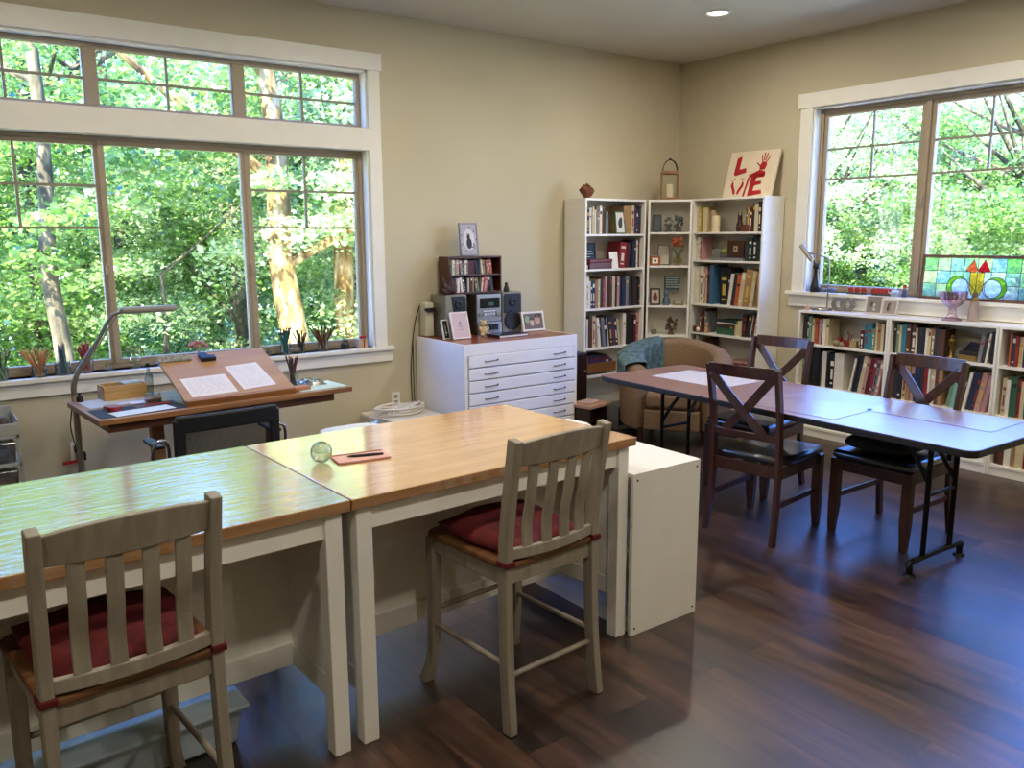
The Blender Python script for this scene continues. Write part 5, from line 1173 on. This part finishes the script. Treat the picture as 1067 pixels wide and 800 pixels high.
# pencil cup, red ink and bag on the right wing
def cup(loc, r_, h, lab, gm, name='pencil_jar'):
    return tag(MB().lathe([(r_ * .92, 0), (r_, .004), (r_, h), (r_ - .003, h), (r_ - .003, .006), (.002, .005)], seg=22, cap=False).build(name, gm, loc=loc, smooth=True), lab, 'jar')
def pencils(loc, r_, n, cols, L_, lab, seed, splay=.5, name='pencil', th=.0055, brush=False):
    q = random.Random(seed); x0, y0, z0 = loc; z0 += .007; L_ *= 1.25
    for k in range(n):
        a = 2 * PI * k / n + q.uniform(-.3, .3); l_ = L_ * q.uniform(.85, 1.08); s_ = splay * q.uniform(.5, 1)
        bx, by = r_ * .55 * math.cos(a + 2.3), r_ * .55 * math.sin(a + 2.3); tx, ty = bx + l_ * s_ * math.cos(a), by + l_ * s_ * math.sin(a) * .6
        c = cols[k % len(cols)]
        m = MB().tube([(bx, by, .0), (bx + (tx - bx) * .93, by + (ty - by) * .93, l_ * .93)], th, seg=6)
        m.mat(1).tube([(bx + (tx - bx) * .93, by + (ty - by) * .93, l_ * .93), (tx, ty, l_)], [th * (1.5 if brush else .95), .0008], seg=6)
        tag(m.build(name, [pm(c, .5), pm('#3a2a1c' if brush else '#c9a77a', .7)], loc=(x0, y0, z0)), lab, name.replace('_', ' '), lab.replace('one of the ', ''))
JG = glass('#f6faf8', .3, key='jar_glass')
def wt(x, y_, z): v = T(.775, 4.69, 0) @ R(DR, 'Z') @ Vector((x, y_, z)); return tuple(v)
l = wt(1.23, .28, .7512); cup(l, .033, .085, 'clear pen cup on the right wing of the drafting table', JG, 'pen_cup'); pencils(l, .03, 7, ['#4a2a20', '#2f4a54', '#7a2a28', '#3c3a38'], .15, 'one of the pens in the clear cup on the drafting table', 3, .35, 'pen')
ontable(MB().lathe([(.022, 0), (.026, .008), (.026, .03), (.014, .036), (.018, .038), (.018, .052)], seg=16), 'red_ink_bottle', pm('#6a1218', .2), 1.15, .19, .7525, 'squat dark red ink bottle beside the tilted board', 'bottle', smooth=True)
ontable(MB().box(0, .13, 0, .08, 0, .022), 'wood_offcut', wood('#9a5a34', '#b4744a', .5, 'x'), 1.125, .07, .7525, 'reddish wooden block beside the tilted board', 'block', .1, bevel=.003)
m = MB(); q = random.Random(6)
bm = m.bm; gg = [[bm.verts.new((.20 * i / 10, .13 * k / 8, .002 + max(0, math.sin(PI * i / 10) * math.sin(PI * k / 8)) ** .5 * (.035 + q.uniform(-.012, .012)))) for k in range(9)] for i in range(11)]
for i in range(10):
    for k in range(8): bm.faces.new((gg[i][k], gg[i + 1][k], gg[i + 1][k + 1], gg[i][k + 1]))
ontable(m, 'plastic_bag', glass('#c9d4da', 2.0, key='bag_plastic', rough=.15), 1.22, .17, .7525, 'crumpled clear plastic bag behind the green sheet', 'bag')
ontable(MB().ball(0, 0, .015, .02, sz=.6).ball(.03, .01, .013, .015, sz=.6), 'eraser_lump', pm('#2a2c34', .6), 1.31, .235, .7535, 'dark lump inside the crumpled plastic bag', 'eraser', smooth=True)

# mesh office chair
t = E('office_chair', (1.25, 4.20, 0), math.radians(2), 'black mesh office chair with chrome loop arms behind the glossy counter', 'chair')
W2, zb, zt_ = .265, .47, .85
def by(x, z): return -.11 + .25 * (x * x) - .05 * (z - .5)
fr = MB()
def cstrip(x0, x1, z0, z1, th=.022):
    k = max(1, int((x1 - x0) / .04)); vs = []
    for i in range(k + 1):
        x = x0 + (x1 - x0) * i / k
        vs.append([fr.bm.verts.new(p) for p in ((x, by(x, z0) - th, z0), (x, by(x, z0) + th * .3, z0), (x, by(x, z1) + th * .3, z1), (x, by(x, z1) - th, z1))])
    for a, c in zip(vs, vs[1:]):
        for j_ in range(4): fr.bm.faces.new((a[j_], a[(j_ + 1) % 4], c[(j_ + 1) % 4], c[j_]))
    fr.bm.faces.new(vs[0][::-1]); fr.bm.faces.new(vs[-1])
cstrip(-W2 + .012, W2 - .012, zt_ - .085, zt_); cstrip(-W2, -W2 + .055, zb, zt_ - .018); cstrip(W2 - .055, W2, zb, zt_ - .018); cstrip(-W2 + .012, W2 - .012, zb - .03, zb + .03)
fr.build('back_frame', BLACK, t, bevel=.010)
ms_, nt, b = newmat('black_mesh'); nt.nodes.clear()
out = N(nt, 'ShaderNodeOutputMaterial'); mx = N(nt, 'ShaderNodeMixShader'); tr = N(nt, 'ShaderNodeBsdfTransparent'); df = N(nt, 'ShaderNodeBsdfDiffuse'); df.inputs['Color'].default_value = S('#1a1816')
wv = N(nt, 'ShaderNodeTexWave'); wv.inputs['Scale'].default_value = 60; nt.links.new(coords(nt), wv.inputs['Vector']); rp = ramp(nt, wv.outputs['Fac'], [(0, (.55, .55, .55, 1)), (1, (.92, .92, .92, 1))])
nt.links.new(rp, mx.inputs['Fac']); nt.links.new(tr.outputs[0], mx.inputs[1]); nt.links.new(df.outputs[0], mx.inputs[2]); nt.links.new(mx.outputs[0], out.inputs['Surface'])
m = MB(); g = [[m.bm.verts.new((-W2 + .02 + (2 * W2 - .04) * i / 12, by(-W2 + .02 + (2 * W2 - .04) * i / 12, zb + .02 + .28 * k / 6), zb + .02 + .28 * k / 6)) for k in range(7)] for i in range(13)]
for i in range(12):
    for k in range(6): m.bm.faces.new((g[i][k], g[i + 1][k], g[i + 1][k + 1], g[i][k + 1]))
m.build('mesh_panel', ms_, t, smooth=True)
MB().prism([(-.24, .02), (-.23, .44), (.23, .44), (.24, .02)], .44, .50).build('seat', pm('#1a1917', .8), t, bevel=.02)
MB().tube([(0, -.12, .62), (0, -.15, .50), (0, -.05, .42), (0, .15, .42)], 1, flat=(.07, .02), spline=4).build('back_bracket', BLACK, t)
MB().cyl(0, .2, .10, .44, .028).build('gas_lift', BLACKM, t, smooth=True)
for k in range(5):
    a = k * 2 * PI / 5 + .3; l_ = MB().tube([(0, .2, .12), (.28 * math.cos(a), .2 + .28 * math.sin(a), .075)], [.024, .016], seg=8).build('base_leg', BLACK, t, smooth=True)
    MB().cyl(0, 0, -.012, .012, .028, seg=16, M=T(.28 * math.cos(a), .2 + .28 * math.sin(a), .029) @ R(PI / 2, 'X')).build('caster', BLACK, l_, smooth=True)
for s_ in (-1, 1):
    a_ = MB().tube([(s_ * .30 - .035, .05, .44), (s_ * .30 - .04, .0, .62), (s_ * .30 - .03, -.02, .70), (s_ * .30, -.02, .72), (s_ * .30 + .03, -.02, .70), (s_ * .30 + .04, .0, .62), (s_ * .30 + .035, .05, .44)], .009, spline=4).build('arm_loop', CHROME, t, smooth=True)
    MB().box(s_ * .30 - .024, s_ * .30 + .024, .0, .22, .672, .690).build('arm_pad', BLACK, a_, bevel=.006); MB().box(min(s_ * .20, s_ * .31), max(s_ * .20, s_ * .31), .03, .07, .425, .445).build('arm_bracket', BLACK, a_)
    MB().box(s_ * .30 - .022, s_ * .30 + .022, .04, .06, .45, .60).build('arm_plate', pm('#b9b2a2', .4), a_, bevel=.004)

# floor lamp with curved neck
t = E('floor_lamp', (.775, 5.40, 0), 0, 'grey curved-neck floor lamp with flat head beside the drafting table', 'lamp')
PB = pm('#a29a82', .45, key='putty_enamel')
MB().lathe([(.11, 0), (.11, .015), (.10, .022), (.03, .03)], seg=28).build('base', PB, t, smooth=True)
MB().cyl(0, 0, .025, .78, .018, seg=18).build('post', PB, t, smooth=True)
MB().tube([(0, 0, .76), (.002, 0, .84), (.04, 0, .93), (.15, 0, 1.09), (.21, 0, 1.19), (.245, 0, 1.235), (.285, 0, 1.25)], [.016, .016, .014, .012, .011, .010, .009], spline=4).build('neck', pm('#6f6b60', .4, metal=.3), t, smooth=True)
MB().tube([(.05, .01, .92), (.17, .02, 1.08), (.27, .01, 1.235)], .004, spline=3).build('cable', pm('#8a7a60', .5), t, smooth=True)
h_ = MB().prism([(.28, -.035), (.30, -.045), (.56, -.045), (.61, -.025), (.62, 0), (.61, .025), (.56, .045), (.30, .045), (.28, .035)], 1.245, 1.278).build('lamp_head', pm('#8a867a', .45), t, bevel=.010, smooth=True)
MB().box(.31, .58, -.03, .03, 1.240, 1.246).build('light_cover', pm('#c9c6ba', .4), h_)
m = MB().tube([(.765, 5.42, .74), (.775, 5.60, .62), (.80, 5.85, .50), (.815, 5.875, .40), (.828, 5.872, .345)], .004, spline=4); tag(m.build('lamp_cord', BLACK, smooth=True), 'thin black cord running from the floor lamp down to the outlet', 'cord')
t = E('wall_outlet', (.83, YA, .33), 0, 'white outlet plate with black plugs under the large window', 'outlet')
MB().box(-.038, .038, -.006, 0, -.06, .06).build('plate', LAM, t, bevel=.002); MB().box(-.015, .015, -.009, -.006, .01, .04).box(-.015, .015, -.009, -.006, -.04, -.01).build('socket', pm('#cfc9bb', .5), t)
for i, (x, z, lab) in enumerate(((0, .018, 'small black plug in the outlet under the large window'), (.018, -.028, 'larger black plug block in the outlet under the large window'))):
    m = MB().box(x - .02 - .006 * i, x + .02 + .006 * i, -.05, -.0095, z - .02 - .012 * i, z + .02)
    m.tube([(x, -.03, z - .02), (x + .004, -.028, z - .15), (x - .01, -.026, z - .24), (x - .01, -.026, -.328)], .004, spline=3)
    tag(m.build('power_plug', BLACK, loc=(.83, YA, .33), bevel=.003), lab, 'plug')
m = MB().prism([(-.05, -.012), (.035, -.006), (.035, .014), (-.05, .010)], -.004, .004, M=R(PI / 2, 'X')); m.build('red_cable_tag', pm('#b01c20', .5), bpy.data.objects['power_plug'], loc=(-.045, -.056, -.060))

# plastic drawer cart
t = E('drawer_cart', (.06, 5.40, 0), 0, 'grey and clear plastic drawer cart cut by the photo edge, under the large window', 'storage cart')
CG = pm('#a7aba9', .4, key='grey_cart_plastic')
for x in (0, .40):
    for y_ in (0, .33): MB().box(x, x + .018, y_, y_ + .018, .03, .66).build('post', CG, t)
for z in (.03, .235, .40, .565): MB().box(0, .418, 0, .348, z, z + .022).build('shelf_tray', CG, t, bevel=.004)
for z, h in ((.06, .15), (.26, .12), (.425, .12)):
    d = MB().box(.025, .393, .0, .33, z, z + h, taper=.96).build('drawer', glass('#e6ecf2', 1.3, key='drawer_plastic', rough=.2), t, bevel=.006)
    MB().box(.14, .28, -.014, 0, z + h - .03, z + h - .015).build('drawer_handle', CG, d, bevel=.003)
MB().box(.0, .418, -.002, .006, .587, .655).box(0, .006, 0, .348, .587, .655).box(.412, .418, 0, .348, .587, .67).box(0, .418, .342, .348, .587, .70).build('top_rim', CG, t, bevel=.002)
for i, (x, h, n_, c_) in enumerate(((.10, '#a98a5a', 'tan', .04), (.20, '#2c2622', 'black', .035), (.29, '#c49a4a', 'yellow', .045), (.35, '#4a3a30', 'brown', .03))):
    tag(MB().lathe([(c_ * .6, 0), (c_, .01), (c_ * .95, .07), (c_ * .5, .085)], seg=12).build('craft_jar', pm(h, .6, var=.2), loc=(.06 + x, 5.52, .588), smooth=True), n_ + ' craft jar in the top tray of the plastic drawer cart', 'jar')
for i, (z, h, n_) in enumerate(((.066, '#4a4440', 'dark'), (.266, '#8f7a68', 'brown'), (.431, '#7d90a8', 'blue'))):
    tag(MB().box(.06, .36, .03, .30, z, z + .07).build('folded_cloth', pm(h, .8, var=.4, scale=30), loc=(.06, 5.40, 0), bevel=.01), n_ + ' folded cloth inside a drawer of the plastic cart', 'cloth')

# ------------------------------------------------------------------ things on the big window sill
SZ = AZ0 + .001; SY = 5.915
def jar_set(x, cols, lab, seed, r_=.032, h=.085, n=9, L_=.145, splay=.35, what='pencil', brush=False):
    cup((x, SY, SZ), r_, h, f'glass jar of {lab} on the large window sill', JG)
    pencils((x, SY, SZ), r_ * .8, n, cols, L_, f'one of the {lab} in the glass jar on the sill', seed, splay, what, brush=brush)
jar_set(.46, ['#3c6a34', '#5a8a3c', '#2a4a34', '#9aa890'], 'green pencils', 21, splay=.5, n=14, r_=.040)
jar_set(.665, ['#b5713a', '#c48a50', '#a85a2c', '#c9995c'], 'orange and tan pencils', 22, n=16, splay=.75, L_=.135, r_=.042)
jar_set(.80, ['#2a4250', '#3a5a6c', '#25343c', '#44707c'], 'blue and teal pencils', 23, n=20, splay=.16, L_=.155, r_=.048)
jar_set(.935, ['#9a2c2c', '#7a1f24', '#b8504a', '#8c3a34'], 'red pencils', 24, n=18, splay=.4, L_=.15, r_=.042)
cup((1.07, SY, SZ), .026, .055, 'small empty glass jar beside the red pencils', JG, 'glass_jar')
t = E('glass_bottle', (1.23, SY, SZ), 0, 'squat clear glass bottle with a plant cutting on the large window sill', 'bottle')
MB().lathe([(.028, 0), (.032, .01), (.032, .07), (.020, .09), (.020, .105), (.024, .11)], seg=20, cap=False).build('glass', JG, t, smooth=True)
m = MB(); q = random.Random(3); m.tube([(0, 0, .01), (.005, 0, .12)], .002, seg=5)
for k in range(5): a = k * 1.3; m.ball(.014 * math.cos(a), .010 * math.sin(a), .11 + .006 * k, .010, seg=6, sz=.4)
m.build('cutting', pm('#7f9c58', .7), t)
t = E('flower_figurine', (1.645, SY, SZ), 0, 'pink blossom figurine on the sill above the tilted board', 'figurine')
MB().lathe([(.022, 0), (.020, .03), (.012, .06), (.008, .10)], seg=12).build('base', pm('#8a8474', .6), t, smooth=True)
m = MB(); q = random.Random(6)
for k in range(14): m.ball(q.uniform(-.05, .06), q.uniform(-.015, .015), .12 + q.uniform(-.02, .025), q.uniform(.010, .020), seg=7)
m.build('blossoms', pm('#b8786c', .7, var=.4, scale=40), t, smooth=True)
t = MB().lathe([(.018, 0), (.02, .02), (.012, .04)], seg=10).ball(0, 0, .05, .016, seg=8); tag(t.build('tiny_figurine', pm('#7a6a5c', .6), loc=(1.53, SY, SZ), smooth=True), 'tiny brown figurine left of the pink blossom figurine', 'figurine')
m = MB().ball(0, 0, .016, .026, sz=.6).ball(.05, 0, .014, .02, sz=.65); tag(m.build('blue_glass_stones', glass('#7fa6d8', .7, key='blue_stone_glass'), loc=(1.38, SY, SZ), smooth=True), 'two blue glass stones on the large window sill', 'stones')
jar_set(2.27, ['#1f5a5a', '#2a7070', '#184a4c'], 'teal brushes', 25, n=17, splay=.36, L_=.145, r_=.038, what='brush', brush=True)
jar_set(2.395, ['#2a2220', '#3c302a', '#1c1a1a'], 'black brushes', 26, n=11, splay=.5, L_=.13, what='brush', brush=True, r_=.026)
jar_set(2.57, ['#4a2a1a', '#6a3a28', '#5a2420', '#7a5a3a'], 'brown brushes', 27, n=17, splay=.7, L_=.14, r_=.038, what='brush', brush=True)
bush = E('dark_vase', (2.75, SY, SZ), 0, 'round dark vase with thin sprigs near the end of the large sill', 'vase')
MB().lathe([(.02, 0), (.036, .02), (.036, .045), (.022, .06), (.024, .068)], seg=18).build('pot', pm('#2c1e18', .3), bush, smooth=True)
m = MB(); q = random.Random(4)
for k in range(8): a = k * .8; m.tube([(0, 0, .05), (.03 * math.cos(a), .02 * math.sin(a), .10), (.07 * math.cos(a), .03 * math.sin(a), q.uniform(.12, .18))], .0018, seg=5).ball(.07 * math.cos(a), .03 * math.sin(a), .135, .006, seg=6)
m.build('sprigs', pm('#6a4a3c', .7), bush)
t = E('gift_box', (2.885, SY - .01, SZ), 0, 'small kraft box with a red bow at the end of the large sill', 'box')
MB().box(-.038, .038, -.03, .03, 0, .07).build('body', pm('#b8a080', .7), t, bevel=.002); MB().ball(.02, 0, .085, .018, seg=8, sz=.7).ball(-.005, 0, .083, .014, seg=8, sz=.7).box(.002, .012, -.0315, .0315, 0, .0715).build('bow', pm('#a82028', .6), t)
t = E('sprout_pot', (2.14, SY, SZ), 0, 'tiny brown pot with a sprout behind the corner of the tilted board', 'plant')
MB().lathe([(.016, 0), (.022, .035)], seg=14).build('pot', pm('#5a4a38', .7), t); m = MB()
for k in range(5): a = k * 1.26; m.tube([(0, 0, .03), (.02 * math.cos(a), .02 * math.sin(a), .055), (.04 * math.cos(a), .03 * math.sin(a), .06)], 1, flat=(.010, .001))
m.build('leaves', pm('#6a7a4a', .7), t)

# ------------------------------------------------------------------ outside: ground, trees
GZ = -1.3
def groundmat():
    m, nt, b = newmat('sunlit_gravel_and_grass')
    n1 = N(nt, 'ShaderNodeTexNoise'); n1.inputs['Scale'].default_value = .35; n1.inputs['Detail'].default_value = 6; nt.links.new(coords(nt), n1.inputs['Vector'])
    nt.links.new(ramp(nt, n1.outputs['Fac'], [(.42, S('#55703a')), (.5, S('#8a9a62')), (.54, S('#cfcabc'))]), b.inputs['Base Color']); b.inputs['Roughness'].default_value = .95
    return m
gm = MB().box(-80, 80, YA + .5, 90, GZ - .3, GZ).box(XB + .5, 90, -60, YA + .5, GZ - .3, GZ)
struct(gm.build('ground_outside', groundmat()))
def leafmat(name, cs, tl):
    m = bpy.data.materials.new(name); m.use_nodes = True; nt = m.node_tree; nt.nodes.clear()
    out = N(nt, 'ShaderNodeOutputMaterial'); gi = N(nt, 'ShaderNodeNewGeometry'); df = N(nt, 'ShaderNodeBsdfDiffuse'); tr = N(nt, 'ShaderNodeBsdfTranslucent'); mx = N(nt, 'ShaderNodeMixShader'); gl = N(nt, 'ShaderNodeBsdfGlossy'); m2 = N(nt, 'ShaderNodeMixShader')
    c = ramp(nt, gi.outputs['Random Per Island'], [(i / (len(cs) - 1), S(h)) for i, h in enumerate(cs)])
    nt.links.new(c, df.inputs['Color'])
    hs = N(nt, 'ShaderNodeHueSaturation'); hs.inputs['Value'].default_value = 1.5; hs.inputs['Hue'].default_value = .49; nt.links.new(c, hs.inputs['Color']); nt.links.new(hs.outputs[0], tr.inputs['Color'])
    mx.inputs['Fac'].default_value = tl; nt.links.new(df.outputs[0], mx.inputs[1]); nt.links.new(tr.outputs[0], mx.inputs[2])
    gl.inputs['Roughness'].default_value = .35; m2.inputs['Fac'].default_value = .06; nt.links.new(mx.outputs[0], m2.inputs[1]); nt.links.new(gl.outputs[0], m2.inputs[2]); nt.links.new(m2.outputs[0], out.inputs['Surface'])
    return m
LEAF = [leafmat('maple_leaf', ['#3c6428', '#5f8634', '#83a24c', '#4e7636', '#98ac66'], .5), leafmat('pale_leaf', ['#6f914c', '#95ad6c', '#b9c596', '#80a05c'], .5), leafmat('dark_leaf', ['#1f4a30', '#2f5f38', '#27523c', '#3d6f40'], .3)]
def barkmat(name, c1, c2, c3):
    m, nt, b = newmat(name); n1 = N(nt, 'ShaderNodeTexNoise'); n1.inputs['Scale'].default_value = 3; n1.inputs['Detail'].default_value = 7; nt.links.new(coords(nt, (3, 3, 1)), n1.inputs['Vector'])
    nt.links.new(ramp(nt, n1.outputs['Fac'], [(.35, S(c1)), (.5, S(c2)), (.65, S(c3))]), b.inputs['Base Color']); b.inputs['Roughness'].default_value = .9
    bp = N(nt, 'ShaderNodeBump'); bp.inputs['Strength'].default_value = .8; bp.inputs['Distance'].default_value = .04; nt.links.new(n1.outputs['Fac'], bp.inputs['Height']); nt.links.new(bp.outputs['Normal'], b.inputs['Normal'])
    return m
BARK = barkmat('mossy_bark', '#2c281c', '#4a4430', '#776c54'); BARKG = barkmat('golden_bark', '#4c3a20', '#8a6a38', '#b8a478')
SHP = [(0, 0), (.32, .22), (.5, .62), (.16, .58), (0, 1), (-.16, .58), (-.5, .62), (-.32, .22)]
def leaves(seed, n_cl, per, rx, rz_, zc, size, flat=.28, cone=False):
    q = random.Random(seed); verts = []; faces = []
    for c in range(n_cl):
        while True:
            x, y_, z = q.uniform(-1, 1), q.uniform(-1, 1), q.uniform(-1, 1)
            if cone:
                rad = (1 - (z + 1) / 2) * .95 + .05
                if x * x + y_ * y_ < rad * rad and x * x + y_ * y_ > rad * rad * .3: break
            elif .25 < x * x + y_ * y_ + z * z < 1: break
        cx, cy, cz = x * rx, y_ * rx, zc + z * rz_; cr = rx * q.uniform(.16, .30)
        tx, ty = q.uniform(-.35, .35), q.uniform(-.35, .35)
        for k in range(per):
            a, r_ = q.uniform(0, 2 * PI), cr * math.sqrt(q.random()); lx, ly = r_ * math.cos(a), r_ * math.sin(a)
            p = Vector((cx + lx, cy + ly, cz + q.gauss(0, cr * flat * .5) + tx * lx + ty * ly - .25 * r_ * r_ / cr))
            s_ = size * q.uniform(.6, 1.3)
            M = Matrix.Rotation(q.uniform(0, 2 * PI), 3, 'Z') @ Matrix.Rotation(q.gauss(.5, .55), 3, 'X') @ Matrix.Rotation(q.gauss(0, .4), 3, 'Y')
            b0 = len(verts)
            for u, v in SHP: verts.append(p + M @ Vector((u * s_, v * s_, 0)))
            faces.append(tuple(range(b0, b0 + 8)))
    me = bpy.data.meshes.new('crown'); me.from_pydata(verts, [], faces); me.update(); return me
def trunkmesh(seed, h, r_, z0, branches, lean=0):
    q = random.Random(seed); m = MB(); pts = [(0, 0, z0)]; x = y_ = 0
    n = 7
    for i in range(1, n + 1): x += q.uniform(-.06, .06) * h / 4 + lean * h / n; y_ += q.uniform(-.05, .05) * h / 4; pts.append((x, y_, z0 + h * i / n))
    m.tube(pts, [r_ * (1.35 if i == 0 else 1 - .09 * i) for i in range(n + 1)], seg=12, spline=3)
    for b in range(branches):
        i = q.randrange(2, n + 1); p = Vector(pts[i]); a = q.uniform(0, 2 * PI); l_ = h * q.uniform(.25, .45)
        d = Vector((math.cos(a), math.sin(a), q.uniform(.3, .9)))
        m.tube([p, p + d * l_ * .5 + Vector((0, 0, -.03)), p + d * l_], [r_ * .35, r_ * .2, r_ * .06], seg=6, spline=3)
    return m
TG = 'trees outside the windows'
def proto(name, seed, lm, crown, trunk, bark, cat='tree'):
    t = E(name, (0, 0, -50), 0, 'leafy tree outside', cat, TG)
    me = leaves(*crown[0], **crown[1]); me.materials.append(LEAF[lm]); o = bpy.data.objects.new('crown', me); COL.objects.link(o); o.parent = t
    trunk.build('trunk', bark, t, smooth=True); return t
PR = {
    'maple': proto('maple_tree', 1, 0, ((1, 95, 330, 2.5, 2.6, 3.4, .068), {}), trunkmesh(1, 5.2, .16, 0, 12), BARK),
    'pale': proto('pale_tree', 2, 1, ((2, 100, 340, 2.5, 2.6, 3.3, .064), {}), trunkmesh(2, 5.0, .14, 0, 12), BARK),
    'far': proto('round_tree', 3, 1, ((3, 105, 280, 3.6, 3.2, 3.2, .105), {}), trunkmesh(3, 5.5, .2, 0, 8), BARK),
    'conifer': proto('conifer_tree', 4, 2, ((4, 130, 260, 2.3, 3.4, 3.6, .06), dict(cone=True, flat=.5)), trunkmesh(4, 6.4, .15, 0, 4), BARK),
    'shrub': proto('shrub', 5, 1, ((5, 60, 260, 1.3, .8, .75, .05), {}), trunkmesh(5, 1.0, .05, 0, 6), BARK, 'shrub'),
}
used = set()
def tree(kind, x, y_, s_, rz, lab, dz=0):
    o = PR[kind] if kind not in used else dup(PR[kind]); used.add(kind)
    o.location = (x, y_, GZ + dz); o.rotation_euler.z = rz; o.scale = (s_,) * 3; o['label'] = lab; return o
def polar(h, d): return d * math.sin(math.radians(h)), d * math.cos(math.radians(h))
TL = []
for kind, h, d, s_, rz, dz, lab in (
    ('maple', 7.0, 13.0, 1.05, .3, 0, 'leafy maple with mossy trunk filling the first pane of the large window'),
    ('maple', -3, 12, 1.0, 1.3, 0, 'leafy maple beyond the photo edge of the large window'),
    ('conifer', 13.6, 10.6, .40, .2, 0, 'dark conifer low behind the middle pane of the large window'),
    ('pale', 18.6, 12.0, .92, 2.2, -.2, 'pale sunlit tree behind the middle pane of the large window'),
    ('maple', 11.5, 15.5, 1.1, 4.0, .3, 'green tree behind the dark conifer'),
    ('maple', 25.5, 13.5, 1.05, 2.9, .1, 'green tree behind the golden trunks'),
    ('pale', 31.5, 11.5, 1.0, 3.9, 0, 'pale tree beside the end of the large window'),
    ('shrub', 17.8, 12.2, 1.0, .5, 0, 'pale shrub below the middle pane of the large window'),
    ('shrub', 21.0, 11.0, 1.1, 1.5, 0, 'pale shrub left of the golden trunks'),
    ('shrub', 4.5, 12.5, .9, 2.5, 0, 'pale shrub beside the mossy maple trunk'),
    ('far', 2, 20, 1.35, .4, 0, 'tall round tree far behind the mossy maple'),
    ('far', 9, 22, 1.4, 1.4, 0, 'tall round tree far behind the first mullion of the large window'),
    ('far', 16.5, 22, 1.2, 2.4, 0, 'tall round tree far behind the pale sunlit tree'),
    ('far', 24, 21, 1.3, 3.4, 0, 'tall round tree far behind the golden trunks'),
    ('far', 31, 22, 1.25, 4.4, 0, 'tall round tree far behind the last pane of the large window'),
    ('far', -6, 20, 1.1, 5.2, 0, 'tall round tree far beyond the large window edge'),
    ('conifer', 37, 19, 1.1, 1.2, 0, 'conifer behind the corner of the room'),
    ('pale', 56.5, 18.5, 1.05, .9, -.7, 'pale bright tree in the first pane of the right window'),
    ('maple', 62, 19.5, 1.08, 2.0, -.7, 'green maple behind the mullion of the right window'),
    ('maple', 67.5, 18.5, 1.05, 3.2, -.7, 'green maple in the second pane of the right window'),
    ('pale', 73.5, 19, 1.06, 4.1, -.7, 'pale bright tree beyond the photo edge of the right window'),
    ('maple', 51, 19.5, .9, 5.1, -.8, 'green maple beside the first casing of the right window'),
    ('pale', 81, 19, .9, 5.5, -.9, 'pale tree far to the side of the right window'),
    ('maple', 59, 22.5, 1.22, .5, -1.0, 'green maple behind the first pane of the right window'),
    ('pale', 65, 22.5, 1.2, 1.9, -1.0, 'pale tree behind the right window mullion'),
    ('maple', 70.5, 22.5, 1.22, 2.9, -1.0, 'green maple behind the stained glass panel'),
    ('far', 54, 27, 1.15, .6, -.9, 'tall round tree far behind the right window casing'),
    ('far', 62.5, 27, 1.18, 1.6, -.9, 'tall round tree far behind the first pane of the right window'),
    ('far', 71, 27, 1.18, 3.6, -.9, 'tall round tree far behind the stained glass panel'),
    ('far', 80, 27, .95, 4.6, -.9, 'tall round tree far beyond the right window edge')):
    x, y_ = polar(h, d); tree(kind, x, y_, s_, rz, lab, dz)
# the big golden trunks in the last pane, with their hanging foliage
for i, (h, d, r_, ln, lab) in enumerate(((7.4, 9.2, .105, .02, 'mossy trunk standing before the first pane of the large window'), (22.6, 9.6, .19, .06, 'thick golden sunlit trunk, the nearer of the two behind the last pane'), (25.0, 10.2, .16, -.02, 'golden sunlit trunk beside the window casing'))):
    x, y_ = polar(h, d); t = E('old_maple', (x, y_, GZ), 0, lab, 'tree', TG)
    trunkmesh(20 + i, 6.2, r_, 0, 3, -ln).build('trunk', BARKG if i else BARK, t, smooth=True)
    me = leaves(40 + i, 34, 200, 1.6, 1.6, 4.2, .075); me.materials.append(LEAF[i % 2]); o = bpy.data.objects.new('crown', me); COL.objects.link(o); o.parent = t

# ------------------------------------------------------------------ sky, sun, exposure
wd = bpy.data.worlds.new('sky'); sc.world = wd; wd.use_nodes = True; nt = wd.node_tree; bg = nt.nodes['Background']
tc = N(nt, 'ShaderNodeTexCoord'); sp = N(nt, 'ShaderNodeSeparateXYZ'); nt.links.new(tc.outputs['Generated'], sp.inputs[0])
nt.links.new(ramp(nt, sp.outputs['Z'], [(0, S('#e8f0ff')), (.13, S('#a8c8ff')), (.28, S('#5f97ff')), (1, S('#2f6af0'))]), bg.inputs['Color'])
bg.inputs['Strength'].default_value = SKY = 14.5
sun = bpy.data.lights.new('sun', 'SUN'); sun.energy = 42; sun.angle = .01; sun.color = (1, .94, .82)
so = bpy.data.objects.new('sun', sun); COL.objects.link(so)
e_, h_ = math.radians(48), math.radians(52)
d = Vector((math.sin(h_) * math.cos(e_), math.cos(h_) * math.cos(e_), -math.sin(e_))); so.rotation_euler = d.to_track_quat('-Z', 'Y').to_euler(); so.location = (-5, -5, 20)
vs = sc.view_settings; vs.view_transform = 'Standard'; vs.look = 'None'; vs.gamma = 1; vs.exposure = .13; vs.use_curve_mapping = False
cy = sc.cycles; cy.max_bounces = 8; cy.diffuse_bounces = 4; cy.glossy_bounces = 3; cy.transparent_max_bounces = 24; cy.transmission_bounces = 4
cy.sample_clamp_indirect = 10; cy.caustics_reflective = False; cy.caustics_refractive = False
cy.use_denoising = True
